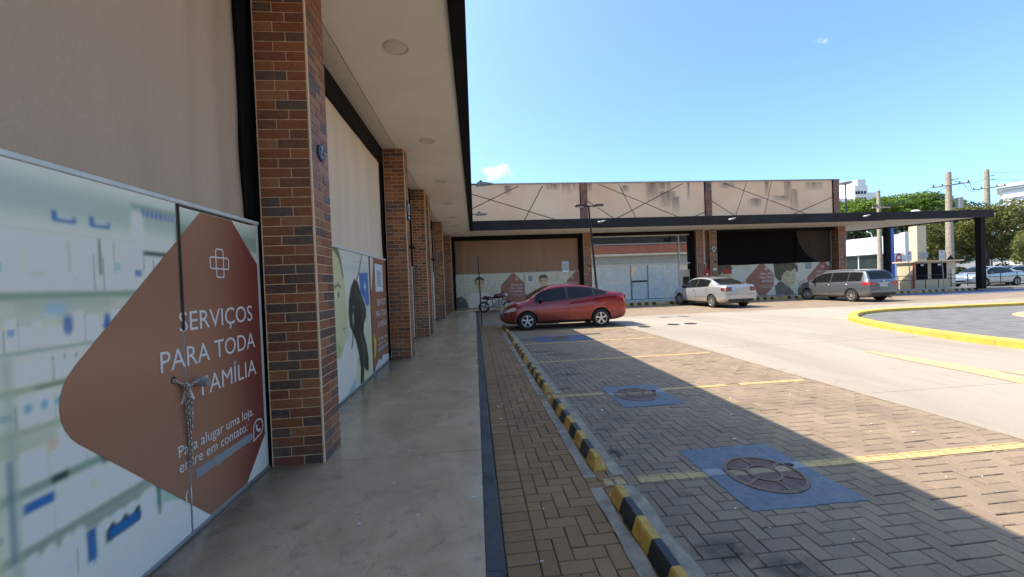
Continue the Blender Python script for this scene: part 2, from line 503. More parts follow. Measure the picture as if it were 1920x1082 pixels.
class MB:
    """Collects simple solids into one mesh."""

    def __init__(s):
        s.v, s.f = [], []

    def poly(s, pts):
        n = len(s.v)
        s.v += [tuple(p) for p in pts]
        s.f.append(tuple(range(n, n + len(pts))))
        return s

    def box(s, x0, x1, y0, y1, z0, z1, ch=0.0):
        n = len(s.v)
        if ch <= 0:
            s.v += [(x, y, z) for z in (z0, z1) for y in (y0, y1) for x in (x0, x1)]
            s.f += [tuple(n + i for i in q) for q in ((0, 2, 3, 1), (4, 5, 7, 6), (0, 1, 5, 4), (2, 6, 7, 3), (0, 4, 6, 2), (1, 3, 7, 5))]
            return s
        c = min(ch, (x1 - x0) * .45, (y1 - y0) * .45, (z1 - z0) * .45)
        bm = bmesh.new()
        bmesh.ops.create_cube(bm, size=1)
        for q in bm.verts:
            q.co = Vector(((x0 + x1) / 2 + q.co.x * (x1 - x0), (y0 + y1) / 2 + q.co.y * (y1 - y0), (z0 + z1) / 2 + q.co.z * (z1 - z0)))
        bmesh.ops.bevel(bm, geom=bm.edges[:], offset=c, segments=1, affect='EDGES')
        s.bm(bm)
        return s

    def bm(s, bm):
        n = len(s.v)
        bm.verts.index_update()
        s.v += [tuple(q.co) for q in bm.verts]
        s.f += [tuple(n + q.index for q in f.verts) for f in bm.faces]
        bm.free()

    def prism(s, pts, a, b, axis='y'):
        """Extrude a closed 2-D outline from a to b. axis x: pts are (y, z); y: (x, z); z: (x, y)."""
        n, k = len(s.v), len(pts)
        for d in (a, b):
            for p, q in pts:
                s.v.append((d, p, q) if axis == 'x' else (p, d, q) if axis == 'y' else (p, q, d))
        s.f.append(tuple(range(n + k - 1, n - 1, -1)))
        s.f.append(tuple(range(n + k, n + 2 * k)))
        for i in range(k):
            j = (i + 1) % k
            s.f.append((n + i, n + j, n + k + j, n + k + i))
        return s

    def tube(s, pts, r, n=8, caps=True):
        pts = [Vector(p) for p in pts]
        rs = r if isinstance(r, (list, tuple)) else [r] * len(pts)
        base = len(s.v)
        prev = None
        for i, p in enumerate(pts):
            d = (pts[min(i + 1, len(pts) - 1)] - pts[max(i - 1, 0)]).normalized()
            if prev is None:
                a = d.orthogonal().normalized()
            else:
                a = (prev - d * prev.dot(d))
                a = a.normalized() if a.length > 1e-5 else d.orthogonal().normalized()
            prev = a
            c = d.cross(a)
            for k in range(n):
                th = 2 * math.pi * k / n
                s.v.append(tuple(p + (a * math.cos(th) + c * math.sin(th)) * rs[i]))
        for i in range(len(pts) - 1):
            for k in range(n):
                q = (k + 1) % n
                s.f.append((base + i * n + k, base + i * n + q, base + (i + 1) * n + q, base + (i + 1) * n + k))
        if caps:
            s.f.append(tuple(base + k for k in range(n))[::-1])
            s.f.append(tuple(base + (len(pts) - 1) * n + k for k in range(n)))
        return s

    def lathe(s, prof, o, axis='z', n=24, closed=False):
        """Turn a profile of (radius, along) round an axis through o."""
        base = len(s.v)
        o = Vector(o)
        for (r, h) in prof:
            for k in range(n):
                a = 2 * math.pi * k / n
                c, d = r * math.cos(a), r * math.sin(a)
                p = (c, d, h) if axis == 'z' else (c, h, d) if axis == 'y' else (h, c, d)
                s.v.append(tuple(o + Vector(p)))
        m = len(prof)
        for i in range(m if closed else m - 1):
            j = (i + 1) % m
            for k in range(n):
                q = (k + 1) % n
                s.f.append((base + i * n + k, base + i * n + q, base + j * n + q, base + j * n + k))
        if not closed:
            if prof[0][0] > 1e-4:
                s.f.append(tuple(base + k for k in range(n))[::-1])
            if prof[-1][0] > 1e-4:
                s.f.append(tuple(base + (m - 1) * n + k for k in range(n)))
        return s

    def ball(s, o, r, n=10):
        r = (r, r, r) if not isinstance(r, (tuple, list)) else r
        bm = bmesh.new()
        bmesh.ops.create_uvsphere(bm, u_segments=n, v_segments=max(5, n // 2 + 1), radius=1)
        for q in bm.verts:
            q.co = Vector((o[0] + q.co.x * r[0], o[1] + q.co.y * r[1], o[2] + q.co.z * r[2]))
        s.bm(bm)
        return s

    def build(s, name, material, parent=None, world=True, smooth=False, fix=True):
        o = add(name, s.v, s.f, material, parent, world, smooth)
        if fix:
            bm = bmesh.new()
            bm.from_mesh(o.data)
            bmesh.ops.recalc_face_normals(bm, faces=bm.faces)
            bm.to_mesh(o.data)
            bm.free()
        return o


def based(o):
    """Move the origin of a single-mesh thing to the middle of its foot."""
    vs = np.empty(len(o.data.vertices) * 3)
    o.data.vertices.foreach_get('co', vs)
    vs = vs.reshape(-1, 3)
    c = (vs.min(0) + vs.max(0)) / 2
    c[2] = vs[:, 2].min()
    vs -= c
    o.data.vertices.foreach_set('co', vs.ravel())
    o.data.update()
    o.location = c
    return o


def place(name, mesh, parent, loc, rot=(0, 0, 0), scale=(1, 1, 1)):
    """A piece that shares its mesh with its likes; loc in world space for an unturned parent."""
    o = bpy.data.objects.new(name, mesh)
    COL.objects.link(o)
    o.parent = parent
    o.location = Vector(loc) - (root_origin(parent) if parent is not None else Vector((0, 0, 0)))
    o.rotation_euler = rot
    o.scale = scale
    return o


def copy_tree(o, parent=None):
    c = o.copy()
    COL.objects.link(c)
    if parent is not None:
        c.parent = parent
    for ch in list(o.children):
        copy_tree(ch, c)
    return c


def smooth_angle(o, deg=35):
    me = o.data
    me.polygons.foreach_set('use_smooth', [True] * len(me.polygons))
    try:
        me.set_sharp_from_angle(angle=math.radians(deg))
    except Exception:
        pass
    return o


_txt = {}


def text_geo(body):
    if body not in _txt:
        c = bpy.data.curves.new('lettering', 'FONT')
        c.body = body
        c.resolution_u = 3
        o = bpy.data.objects.new('lettering', c)
        COL.objects.link(o)
        bpy.context.view_layer.update()
        me = bpy.data.meshes.new_from_object(o.evaluated_get(bpy.context.evaluated_depsgraph_get()))
        v = [tuple(q.co) for q in me.vertices]
        f = [tuple(p.vertices) for p in me.polygons]
        bpy.data.objects.remove(o)
        bpy.data.meshes.remove(me)
        bpy.data.curves.remove(c)
        _txt[body] = (v, f)
    return _txt[body]


def lettering(body, x0, x1, base, cap, plane, face, material, parent, name='lettering'):
    """Flat lettering between two abscissae. face '+x': runs along +Y on the plane x = plane; '-y': runs along +X on y = plane."""
    v, f = text_geo(body)
    xs = [p[0] for p in v]
    lo, hi = min(xs), max(xs)
    k = (x1 - x0) / (hi - lo)
    kc = cap / 0.70
    out = []
    for p in v:
        a, z = x0 + (p[0] - lo) * k, base + p[1] * kc
        out.append((plane, a, z) if face == '+x' else (a, plane, z))
    return add(name, out, f, material, parent)


def printed(name, x0, x1, z0, z1, plane, face, step, func, parent):
    nu, nv = max(2, int((x1 - x0) / step)), max(2, int((z1 - z0) / step))
    U, V = np.meshgrid(np.linspace(x0, x1, nu), np.linspace(z0, z1, nv))
    rgb = np.clip(func(U, V), 0, 1)
    pts = np.stack([np.full_like(U, plane), U, V] if face == '+x' else [U, np.full_like(U, plane), V], -1).reshape(-1, 3)
    idx = np.arange(nu * nv).reshape(nv, nu)
    a, b_, c, d = idx[:-1, :-1].ravel(), idx[:-1, 1:].ravel(), idx[1:, 1:].ravel(), idx[1:, :-1].ravel()
    o = add(name, pts.tolist(), np.stack([a, b_, c, d], 1).tolist(), 'print', parent)
    at = o.data.color_attributes.new('ink', 'FLOAT_COLOR', 'POINT')
    at.data.foreach_set('color', np.concatenate([rgb.reshape(-1, 3), np.ones((nu * nv, 1))], 1).ravel())
    return o


def ss(a, b, x):
    t = np.clip((x - a) / (b - a + 1e-9), 0, 1)
    return t * t * (3 - 2 * t)


class Ink:
    """Soft-edged print on a grid."""

    def __init__(s, U, V, base):
        s.U, s.V = U, V
        s.c = np.ones(U.shape + (3,)) * np.array(base)

    def put(s, m, col, a=1.0):
        s.c += (np.array(col) - s.c) * np.clip(m * a, 0, 1)[..., None]
        return s

    def rect(s, u0, u1, v0, v1, col, a=1.0, soft=0.02):
        m = ss(u0 - soft, u0 + soft, s.U) * ss(-u1 - soft, -u1 + soft, -s.U) * ss(v0 - soft, v0 + soft, s.V) * ss(-v1 - soft, -v1 + soft, -s.V)
        return s.put(m, col, a)

    def oval(s, u, v, ru, rv, col, a=1.0, soft=0.25, rot=0.0):
        du, dv = s.U - u, s.V - v
        c, q = math.cos(rot), math.sin(rot)
        x, y = (du * c + dv * q) / ru, (-du * q + dv * c) / rv
        return s.put(ss(-1 - soft, -1 + soft, -np.sqrt(x * x + y * y)), col, a)

    def line(s, pts, wd, col, a=1.0, soft=0.5):
        best = np.full(s.U.shape, 1e9)
        for (ax, ay), (bx, by) in zip(pts[:-1], pts[1:]):
            dx, dy = bx - ax, by - ay
            t = np.clip(((s.U - ax) * dx + (s.V - ay) * dy) / (dx * dx + dy * dy + 1e-12), 0, 1)
            best = np.minimum(best, np.hypot(s.U - ax - t * dx, s.V - ay - t * dy))
        return s.put(ss(-wd * (1 + soft), -wd * (1 - soft), -best), col, a)

    def poly(s, pts, col, a=1.0, soft=0.015):
        inside = np.zeros(s.U.shape, bool)
        best = np.full(s.U.shape, 1e9)
        n = len(pts)
        for i in range(n):
            (ax, ay), (bx, by) = pts[i], pts[(i + 1) % n]
            cr = ((ay > s.V) != (by > s.V))
            with np.errstate(divide='ignore', invalid='ignore'):
                xi = (bx - ax) * (s.V - ay) / (by - ay + 1e-12) + ax
            inside ^= cr & (s.U < xi)
            dx, dy = bx - ax, by - ay
            t = np.clip(((s.U - ax) * dx + (s.V - ay) * dy) / (dx * dx + dy * dy + 1e-12), 0, 1)
            best = np.minimum(best, np.hypot(s.U - ax - t * dx, s.V - ay - t * dy))
        sd = np.where(inside, best, -best)
        return s.put(ss(-soft, soft, sd), col, a)

    def blur(s, r):
        for ax in (0, 1):
            for _ in range(2):
                a = np.moveaxis(s.c, ax, 0)
                p = np.concatenate([a[:1]] * r + [a] + [a[-1:]] * r, 0)
                s.c = np.moveaxis(sum(p[i:i + a.shape[0]] for i in range(2 * r + 1)) / (2 * r + 1), 0, ax)
        return s

    def grain(s, amt):
        s.c = np.minimum(s.c * np.array((1.17, 1.03, .85)), (.87, .82, .74))
        s.c *= 1 + (rng.random(s.U.shape)[..., None] - 0.5) * amt
        return s.c


def diamond(cx, cz, a, r, lo, hi, zlo, zhi):
    """Outline of a square standing on its corner with rounded corners, cut to a rectangle."""
    pts = []
    for k, (dx, dz) in enumerate(((1, 0), (0, 1), (-1, 0), (0, -1))):
        ox, oz = cx + dx * (a - r * math.sqrt(2)), cz + dz * (a - r * math.sqrt(2))
        base = math.atan2(dz, dx)
        for i in range(9):
            th = base - math.pi / 4 + math.pi / 2 * i / 8
            pts.append((ox + r * math.cos(th), oz + r * math.sin(th)))
    def clip(pts, f, g):
        out = []
        for p, q in zip(pts, pts[1:] + pts[:1]):
            if f(p) >= 0:
                out.append(p)
            if (f(p) >= 0) != (f(q) >= 0):
                t = f(p) / (f(p) - f(q))
                out.append((p[0] + t * (q[0] - p[0]), p[1] + t * (q[1] - p[1])))
        return out
    for f in (lambda p: p[0] - lo, lambda p: hi - p[0], lambda p: p[1] - zlo, lambda p: zhi - p[1]):
        pts = clip(pts, f, None)
        if len(pts) < 3:
            return []
    return pts


def decal(pts, plane, face, material, parent, name, depth=0.0015):
    m = MB()
    if face == '+x':
        m.prism(pts, plane, plane + depth, 'x')
    else:
        m.prism(pts, plane - depth, plane, 'y')
    return m.build(name, material, parent)


def project(x, y, z):
    d = Vector((x, y, z - EYE))
    q = d.dot(fw)
    if q <= 0.05:
        return None
    return 960 + 720 * d.dot(rt) / q, 541 - 720 * d.dot(up) / q, q
# ================================================================== ground
BAYS = [2.87, 5.13, 7.38, 9.62, 11.87]                 # painted lines between the parking bays
struct(MB().box(-1500, 1500, -1500, 1500, -0.5, -0.09).build('ground', 'ground_far'))
struct(MB().box(0.10, 4.87, 0.3, 21.5, -0.08, -0.010).build('paving_bed', 'joint_sand'))
struct(MB().box(4.87, 60, -12, 21.5, -0.08, -0.012).build('lane_bed', 'joint_sand'))
struct(MB().box(26, 140, 22.8, 120, -0.085, -0.035).build('street', 'asphalt'))


def herring(x0, x1, y0, y1, holes=()):
    out = []
    s = 0.1
    for j in range(int(y0 / s) - 2, int(y1 / s) + 2):
        for i in range(int(x0 / s) - 2, int(x1 / s) + 2):
            k = (i - j) % 4
            if k == 0:
                r = [i * s, j * s, (i + 2) * s, (j + 1) * s]
            elif k == 3:
                r = [i * s, j * s, (i + 1) * s, (j + 2) * s]
            else:
                continue
            r = [max(r[0], x0), max(r[1], y0), min(r[2], x1), min(r[3], y1)]
            if r[2] - r[0] < 0.02 or r[3] - r[1] < 0.02:
                continue
            if any(r[0] > h[0] and r[2] < h[2] and r[1] > h[1] and r[3] < h[3] for h in holes):
                continue
            out.append(tuple(r))
    return out


def block_verts(hx, hy, g=0.0028, ch=0.004, d=0.014):
    a, b_ = hx - g, hy - g
    v = []
    for (p, q, z) in ((a, b_, -d), (a, b_, -ch), (a - ch, b_ - ch, 0)):
        v += [(-p, -q, z), (p, -q, z), (p, q, z), (-p, q, z)]
    f = [(8, 9, 10, 11)]
    for L in (0, 4):
        for i in range(4):
            j = (i + 1) % 4
            f.append((L + i, L + j, L + 4 + j, L + 4 + i))
    return v, f


_bm = {}


def block_mesh(wx, wy, material, nm):
    k = (round(wx, 3), round(wy, 3), material)
    if k not in _bm:
        v, f = block_verts(wx / 2, wy / 2)
        me = bpy.data.meshes.new(nm)
        me.from_pydata(v, [], f)
        me.materials.append(MATS[material])
        _bm[k] = me
    return _bm[k]


def lay(parent_name, rects, material, count=300):
    par = bpy.data.objects.new(parent_name, None)
    COL.objects.link(par)
    par['kind'] = 'structure'

    def seen(r):
        p = project((r[0] + r[2]) / 2, (r[1] + r[3]) / 2, 0)
        if p is None or not (-40 < p[0] < 1960 and 0 < p[1] < 1110):
            return 0
        return (r[2] - r[0]) * (r[3] - r[1]) / p[2] ** 2.6
    order = sorted(rects, key=seen, reverse=True)
    V, F = [], []
    for n, r in enumerate(order):
        cx, cy, wx, wy = (r[0] + r[2]) / 2, (r[1] + r[3]) / 2, r[2] - r[0], r[3] - r[1]
        dz, tx, ty, tz = random.uniform(-.0034, .0004) if random.random() > .02 else -.007, random.gauss(0, .006), random.gauss(0, .006), random.gauss(0, .008)
        jx, jy = random.uniform(-.001, .001), random.uniform(-.001, .001)
        if n < count:
            place('paver', block_mesh(wx, wy, material, 'paver'), par, (cx + jx, cy + jy, dz), (tx, ty, tz))
        else:
            v, f = block_verts(wx / 2, wy / 2)
            b0 = len(V)
            V += [(cx + jx + x - y * tz, cy + jy + y + x * tz, dz + z + y * tx - x * ty) for x, y, z in v]
            F += [tuple(b0 + i for i in q) for q in f]
    o = add('pavers', V, F, material, par)
    o['kind'] = 'stuff'
    return par


PADS = [(1.76, 2.35, 2.60, 3.28), (1.75, 4.50, 2.52, 5.40), (1.55, 9.85, 3.05, 10.80)]
parking = herring(1.0, 4.82, 0.4, 14.6, PADS)
lay('parking_pavement', parking, 'paver_grey')
strip = herring(0.30, 1.0, 0.4, 14.6)
y = 0.4
while y < 14.6:                                          # a header course of blocks laid crosswise beside the kerb
    strip.append((0.112, y, 0.30, y + 0.1))
    y += 0.1
lay('footpath_strip', strip, 'paver_brown')
struct(MB().box(0.112, 4.87, 14.6, 21.45, -0.02, 0.0).build('rear_pavement', 'paver_grey'))
struct(MB().box(4.88, 30.5, 15.3, 21.45, -0.02, 0.0).build('bay_pavement', 'paver_grey'))

struct(MB().box(0.112, 4.82, -12, 0.395, -0.05, -0.001).build('front_pavement', 'paver_grey'))  # unseen paving behind the camera, added for its bounce light
# concrete lane in slabs
lane = bpy.data.objects.new('concrete_lane', None)
COL.objects.link(lane)
lane['kind'] = 'structure'
xs = [4.91, 8.6, 12.3, 16.0, 20.2, 24.4, 28.6, 33.0, 38.0, 44.0, 52.0, 60.0]
ys = [-12, -7.5, -3.2, 1.0, 4.4, 7.8, 11.4, 15.29]
for i in range(len(xs) - 1):
    for j in range(len(ys) - 1):
        if xs[i] > 12 and ys[j + 1] < 1:
            continue
        q = (xs[i] + .004, xs[i + 1] - .004, ys[j] + .004, ys[j + 1] - .004)
        MB().box(q[0], q[1], q[2], q[3], -0.06, random.uniform(-.002, .001), 0.006).build('slab', 'lane_concrete', lane)
for i in range(7, len(xs) - 1):
    MB().box(xs[i] + .004, xs[i + 1] - .004, 15.3, 21.45, -0.06, 0.0, 0.006).build('slab', 'lane_concrete', lane)
MB().box(30.51, 32.99, 15.3, 21.45, -0.06, 0.0, 0.006).build('slab', 'lane_concrete', lane)
struct(MB().box(4.825, 4.905, -6, 15.29, -0.05, 0.003, 0.004).build('lane_edge', 'lane_concrete'))

# walkway of polished concrete, its dark painted kerb
walk = bpy.data.objects.new('walkway', None)
COL.objects.link(walk)
walk['kind'] = 'structure'
ys = [-6, -3.4, -1.2, 1.15, 3.5, 6.0, 8.35, 10.7, 13.1, 15.5, 17.9, 20.3, 23.45]
for a, c in zip(ys[:-1], ys[1:]):
    MB().box(-1.95, 0.0, a + .0035, c - .0035, -0.05, 0.06, 0.003).build('slab', 'walkway_concrete', walk)
MB().box(-1.95, 0.0, -6, 23.4, -0.07, 0.052).build('joint_filler', 'joint_sand', walk)
kb = bpy.data.objects.new('walkway_kerb', None)
COL.objects.link(kb)
kb['kind'] = 'structure'
y = -4.0
while y < 21.4:
    n = min(y + 1.0, 21.42)
    jx = random.uniform(-.004, .004)
    MB().prism([(0.002, -.05), (0.108 + jx, -.05), (0.106 + jx, .030), (0.086 + jx, .058), (0.002, .064)], y + .002, n - .002, 'y').build('kerb_stone', 'kerb_paint_dark', kb)
    y = n

# painted bay lines: paint lies on each block, the joints stay open
for n, yl in enumerate(BAYS):
    m = MB()
    for r in parking:
        a = (max(r[0], 1.02) + .003, max(r[1], yl - .052) + .003, min(r[2], 4.70) - .003, min(r[3], yl + .052) - .003)
        if a[2] - a[0] > .01 and a[3] - a[1] > .01 and random.random() > 0.015:
            if any(a[0] > h[0] - .06 and a[2] < h[2] + .06 and a[1] > h[1] - .06 and a[3] < h[3] + .06 for h in PADS):
                continue
            m.poly([(a[0], a[1], .0022), (a[2], a[1], .0022), (a[2], a[3], .0022), (a[0], a[3], .0022)])
    for r in strip:
        a = (max(r[0], 0.93) + .003, max(r[1], yl - .052) + .003, min(r[2], 1.02) - .003, min(r[3], yl + .052) - .003)
        if a[2] - a[0] > .01 and a[3] - a[1] > .01:
            m.poly([(a[0], a[1], .0022), (a[2], a[1], .0022), (a[2], a[3], .0022), (a[0], a[3], .0022)])
    struct(m.build('bay_line', 'line_yellow'))

# faded arrow on the lane, drain covers
m = MB()
m.poly([(7.30, 4.2, .004), (7.62, 5.0, .004), (7.60, 6.0, .004), (7.46, 6.7, .004), (7.36, 6.62, .004), (7.22, 5.9, .004), (7.16, 5.0, .004), (7.02, 4.2, .004)])
m.poly([(7.62, 4.95, .0045), (8.15, 4.6, .0045), (8.1, 4.2, .0045), (7.64, 4.3, .0045)])
struct(m.build('lane_marking', 'faded_yellow'))
for k, (x, y, lab) in enumerate([(5.35, 11.85, 'dark round drain cover in the paving behind the red car'), (6.43, 12.05, 'dark drain cover, left of the two side by side on the concrete lane'),
                            (7.02, 12.03, 'dark drain cover, right of the two side by side on the concrete lane')]):
    t_ = thing('drain_cover', lab, 'drain cover', (x, y, 0), 0, 'drain covers in the lane')
    MB().lathe([(0.20, -0.01), (0.20, 0.006), (0.17, 0.007), (0.165, 0.003)], (x, y, 0), 'z', 20).build('frame', 'dark_metal', t_)
    MB().lathe([(0.16, -0.01), (0.16, 0.005), (0.0, 0.005)], (x, y, 0), 'z', 20).build('lid', 'dark_metal', t_)

# blue pads with manhole covers
for k, (pad, c) in enumerate(zip(PADS, [(2.19, 2.78), (2.10, 4.97), (2.22, 10.33)])):
    bm = bmesh.new()
    pts = []
    x0, y0, x1, y1 = pad
    for (ax, ay), (bx, by) in (((x0, y0), (x1, y0)), ((x1, y0), (x1, y1)), ((x1, y1), (x0, y1)), ((x0, y1), (x0, y0))):
        for i in range(14):
            t_ = i / 14
            pts.append((ax + (bx - ax) * t_ + random.uniform(-.006, .006), ay + (by - ay) * t_ + random.uniform(-.006, .006)))
    struct(MB().prism(pts, -0.04, 0.0045, 'z').build('painted_pad', 'pad_blue' if k < 2 else 'pad_blue_worn'))
    if k < 2:
        struct(MB().poly([(x0, c[1] + .09 - .05, .0065), (c[0] - .285, c[1] + .04, .0065), (c[0] - .285, c[1] + .14, .0065), (x0, c[1] + .14, .0065)])
               .poly([(c[0] + .285, c[1] + .04, .0065), (x1, c[1] + .04, .0065), (x1, c[1] + .14, .0065), (c[0] + .285, c[1] + .14, .0065)]).build('pad_stripe', 'smear_grey'))
    lab = ['cast iron manhole cover on the big blue pad nearest the camera', 'cast iron manhole cover on the second blue pad, behind the nearest one', 'dull manhole cover on the worn dark blue pad beside the red car'][k]
    t_ = thing('manhole_cover', lab, 'manhole cover', (c[0], c[1], 0), 0, 'manhole covers in the parking bays')
    o3 = (c[0], c[1], 0)
    smooth_angle(MB().lathe([(0.2848, 0.0), (0.2848, 0.012), (0.2703, 0.016), (0.2550, 0.015), (0.2533, 0.004)], o3, 'z', 48).build('rim', 'iron_rib', t_))
    smooth_angle(MB().lathe([(0.2499, 0.0), (0.2499, 0.009), (0.0, 0.009)], o3, 'z', 48).build('lid', 'cast_iron', t_))
    smooth_angle(MB().lathe([(0.1275, 0.008), (0.1275, 0.016), (0.1071, 0.016), (0.1071, 0.008)], o3, 'z', 36).build('inner_ring', 'iron_rib', t_))
    for i in range(6):
        a = math.pi / 6 + i * math.pi / 3
        d, n_ = Vector((math.cos(a), math.sin(a), 0)), Vector((-math.sin(a), math.cos(a), 0))
        p, q = Vector(o3) + d * .1275, Vector(o3) + d * .251
        MB().prism([tuple((p + n_ * .010)[:2]), tuple((q + n_ * .012)[:2]), tuple((q - n_ * .012)[:2]), tuple((p - n_ * .010)[:2])], .008, .015, 'z').build('rib', 'iron_rib', t_)
    if k < 2:
        m = MB()
        for (a, e) in ((-.243, -.130), (-.102, .102), (.130, .243)):
            h = [min(.045, math.sqrt(max(0, (.105 if abs(a + e) < .01 else .247) ** 2 - s_ * s_)) - .002) for s_ in (a, e)]
            m.poly([(c[0] + a, c[1] + .05 - .02 - .03, .0105), (c[0] + e, c[1] + .0, .0105), (c[0] + e, c[1] + .0 + .085, .0105), (c[0] + a, c[1] + .0 + .085, .0105)])
        m.build('paint_stripe', 'line_worn', t_)
    MB().box(c[0] + .255, c[0] + .315, c[1] + .07, c[1] + .11, 0.0, .02, .004).build('hinge', 'dark_metal', t_)


# striped wheel stops with mortar haunches
def stop_mesh(L=2.02, nst=9):
    prof = [(-.075, -.02), (-.072, .0), (-.038, .105), (-.026, .118), (.026, .118), (.040, .105), (.078, .0), (.08, -.02)]
    V, F, I = [], [], []
    cuts = [0, .055] + [L * i / nst for i in range(1, nst)] + [L - .055, L]
    for n, c in enumerate(cuts):
        k = 0.30 if n in (0, len(cuts) - 1) else 1.0
        zz = 0.18 if n in (0, len(cuts) - 1) else 1.0
        V += [(x * (1 if k == 1 else .92), c, z if z <= 0 else z * zz) for x, z in prof]
    P_ = len(prof)
    for n in range(len(cuts) - 1):
        mid = (cuts[n] + cuts[n + 1]) / 2
        col = int(mid / (L / nst)) % 2
        for i in range(P_ - 1):
            F.append((n * P_ + i, n * P_ + i + 1, (n + 1) * P_ + i + 1, (n + 1) * P_ + i))
            I.append(col)
    F += [tuple(range(P_)), tuple(range((len(cuts) - 1) * P_, len(cuts) * P_))[::-1]]
    I += [0, 0]
    me = bpy.data.meshes.new('wheel_stop')
    me.from_pydata(V, [], F)
    me.materials.append(MATS['stripe_yellow'])
    me.materials.append(MATS['stripe_black'])
    me.polygons.foreach_set('material_index', I)
    bm = bmesh.new()
    bm.from_mesh(me)
    bmesh.ops.recalc_face_normals(bm, faces=bm.faces)
    bm.to_mesh(me)
    bm.free()
    return me


STOP = stop_mesh()
labs = ['striped wheel stop nearest the camera, cut by the lower picture edge', 'striped wheel stop between the first and second blue pads, second from the camera',
        'striped wheel stop beside the second yellow bay line, third from the camera', 'striped wheel stop level with the worn dark pad, fourth from the camera',
        'striped wheel stop in front of the red car bumper', 'striped wheel stop in the shade behind the red car']
for k, ys_ in enumerate([0.74, 3.0, 5.27, 7.52, 9.77, 12.0]):
    o = place('wheel_stop', STOP, None, (0.965, ys_ + .05, 0), (0, 0, 0), (.82, .95, .80))
    tag(o, labs[k], 'wheel stop', 'striped wheel stops along the footpath')
    rag = lambda x0, x1, n=12: [(x0 + random.uniform(-.006, .006), ys_ - .04 + 2.1 * i / n) for i in range(n + 1)] + [(x1 + random.uniform(-.012, .012), ys_ - .04 + 2.1 * i / n) for i in range(n, -1, -1)]
    struct(MB().prism(rag(.80, .892), -.02, .0045, 'z').build('mortar_haunch', 'haunch_mortar'))
    struct(MB().prism(rag(1.035, 1.135), -.02, .0045, 'z').build('mortar_haunch', 'haunch_mortar'))
fl = ['left of the glass shop front', 'in front of the glass door', 'under the nose of the silver car', 'left of the boy mural', 'between the silver and the grey car', 'under the nose of the grey car', 'beside the end pillar',
      'beneath the open canopy, leftmost of three', 'beneath the open canopy, middle of three', 'beneath the open canopy, rightmost of three']
for k, xs_ in enumerate([6.1, 8.55, 10.95, 13.4, 15.85, 18.3, 21.0, 24.9, 27.3, 29.6]):
    o = place('wheel_stop', STOP, None, (xs_ + 2.02, 21.3, 0), (0, 0, math.pi / 2), (1.25, 1, 1.25))
    tag(o, 'striped wheel stop ' + fl[k], 'wheel stop', 'striped wheel stops along the far shops')

# ================================================================== left row of shops
lb = thing('shop_building', 'long shop row on the left with brick pillars and covered walkway', 'building', (-5, 8, 0))
MB().box(-9, -2.06, -1.25, 23.9, 0, 7.2).build('wall', 'rough_plaster', lb)  # row cut short behind the camera so sunlit ground lights the walkway
MB().box(-2.05, -1.90, -1.25, 23.3, 4.96, 7.6).build('parapet', 'parapet_plaster', lb)
MB().box(-2.05, -1.93, -1.25, 23.4, 0.0, 4.60).build('dark_backing', 'gap_black', lb)

cp = thing('canopy', 'pale flat canopy with black edge beam over the left walkway', 'canopy', (-0.9, 8, 4.45))
MB().box(-1.528, -0.171, -1.25, 20.68, 4.452, 4.80).build('soffit', 'soffit_plaster', cp)  # canopy ends there too, shaped to let bounce light in
MB().box(-1.935, -1.542, -1.25, 23.4, 4.450, 4.80).build('rough_strip', 'rough_plaster', cp)
MB().box(-1.541, -1.529, -1.25, 23.4, 4.47, 4.82).build('groove', 'gap_black', cp)
MB().box(-1.528, -0.171, 20.682, 23.4, 4.452, 4.80).build('soffit', 'soffit_plaster', cp)
MB().box(-0.17, 0.012, -1.25, 20.69, 4.42, 4.95, .006).build('edge_beam', 'fascia_black', cp)
MB().box(-2.0, -0.171, -1.25, 23.3, 4.81, 4.90).build('roof_sheet', 'roof_metal', cp)
for a, c in ((-1.2, 3.47), (3.89, 8.21), (8.63, 11.64), (12.79, 17.59), (18.01, 22.4)):
    MB().box(-1.93, -1.80, a, c, 4.12, 4.44, .004).build('lintel', 'black_frame', lb)

for k, yy in enumerate([1.75, 4.76, 7.78, 10.79, 13.75, 16.55, 18.9]):
    t_ = thing('ceiling_light', ['recessed round ceiling light above the camera', 'recessed round ceiling light, biggest and nearest in the pale canopy', 'recessed round ceiling light, second along the canopy', 'recessed round ceiling light, third along the canopy',
               'recessed round ceiling light, fourth along the canopy', 'recessed round ceiling light, fifth along the canopy', 'recessed round ceiling light, sixth and farthest along the canopy'][k], 'ceiling light', (-0.83, yy, 4.45), 0, 'round lights in the canopy soffit')
    smooth_angle(MB().lathe([(.150, 0.01), (.152, -.006), (.146, -.011), (.134, -.011), (.130, -.004), (.130, 0.01)], (-0.83, yy, 4.452), 'z', 36).build('rim', 'lamp_rim', t_))
    smooth_angle(MB().lathe([(.128, 0.0), (.126, -.006), (.08, -.009), (0, -.010)], (-0.83, yy, 4.452), 'z', 36).build('lens', 'lamp_lens', t_))

# ------------------------------------------------------------------ brick pillars
_bk = {}


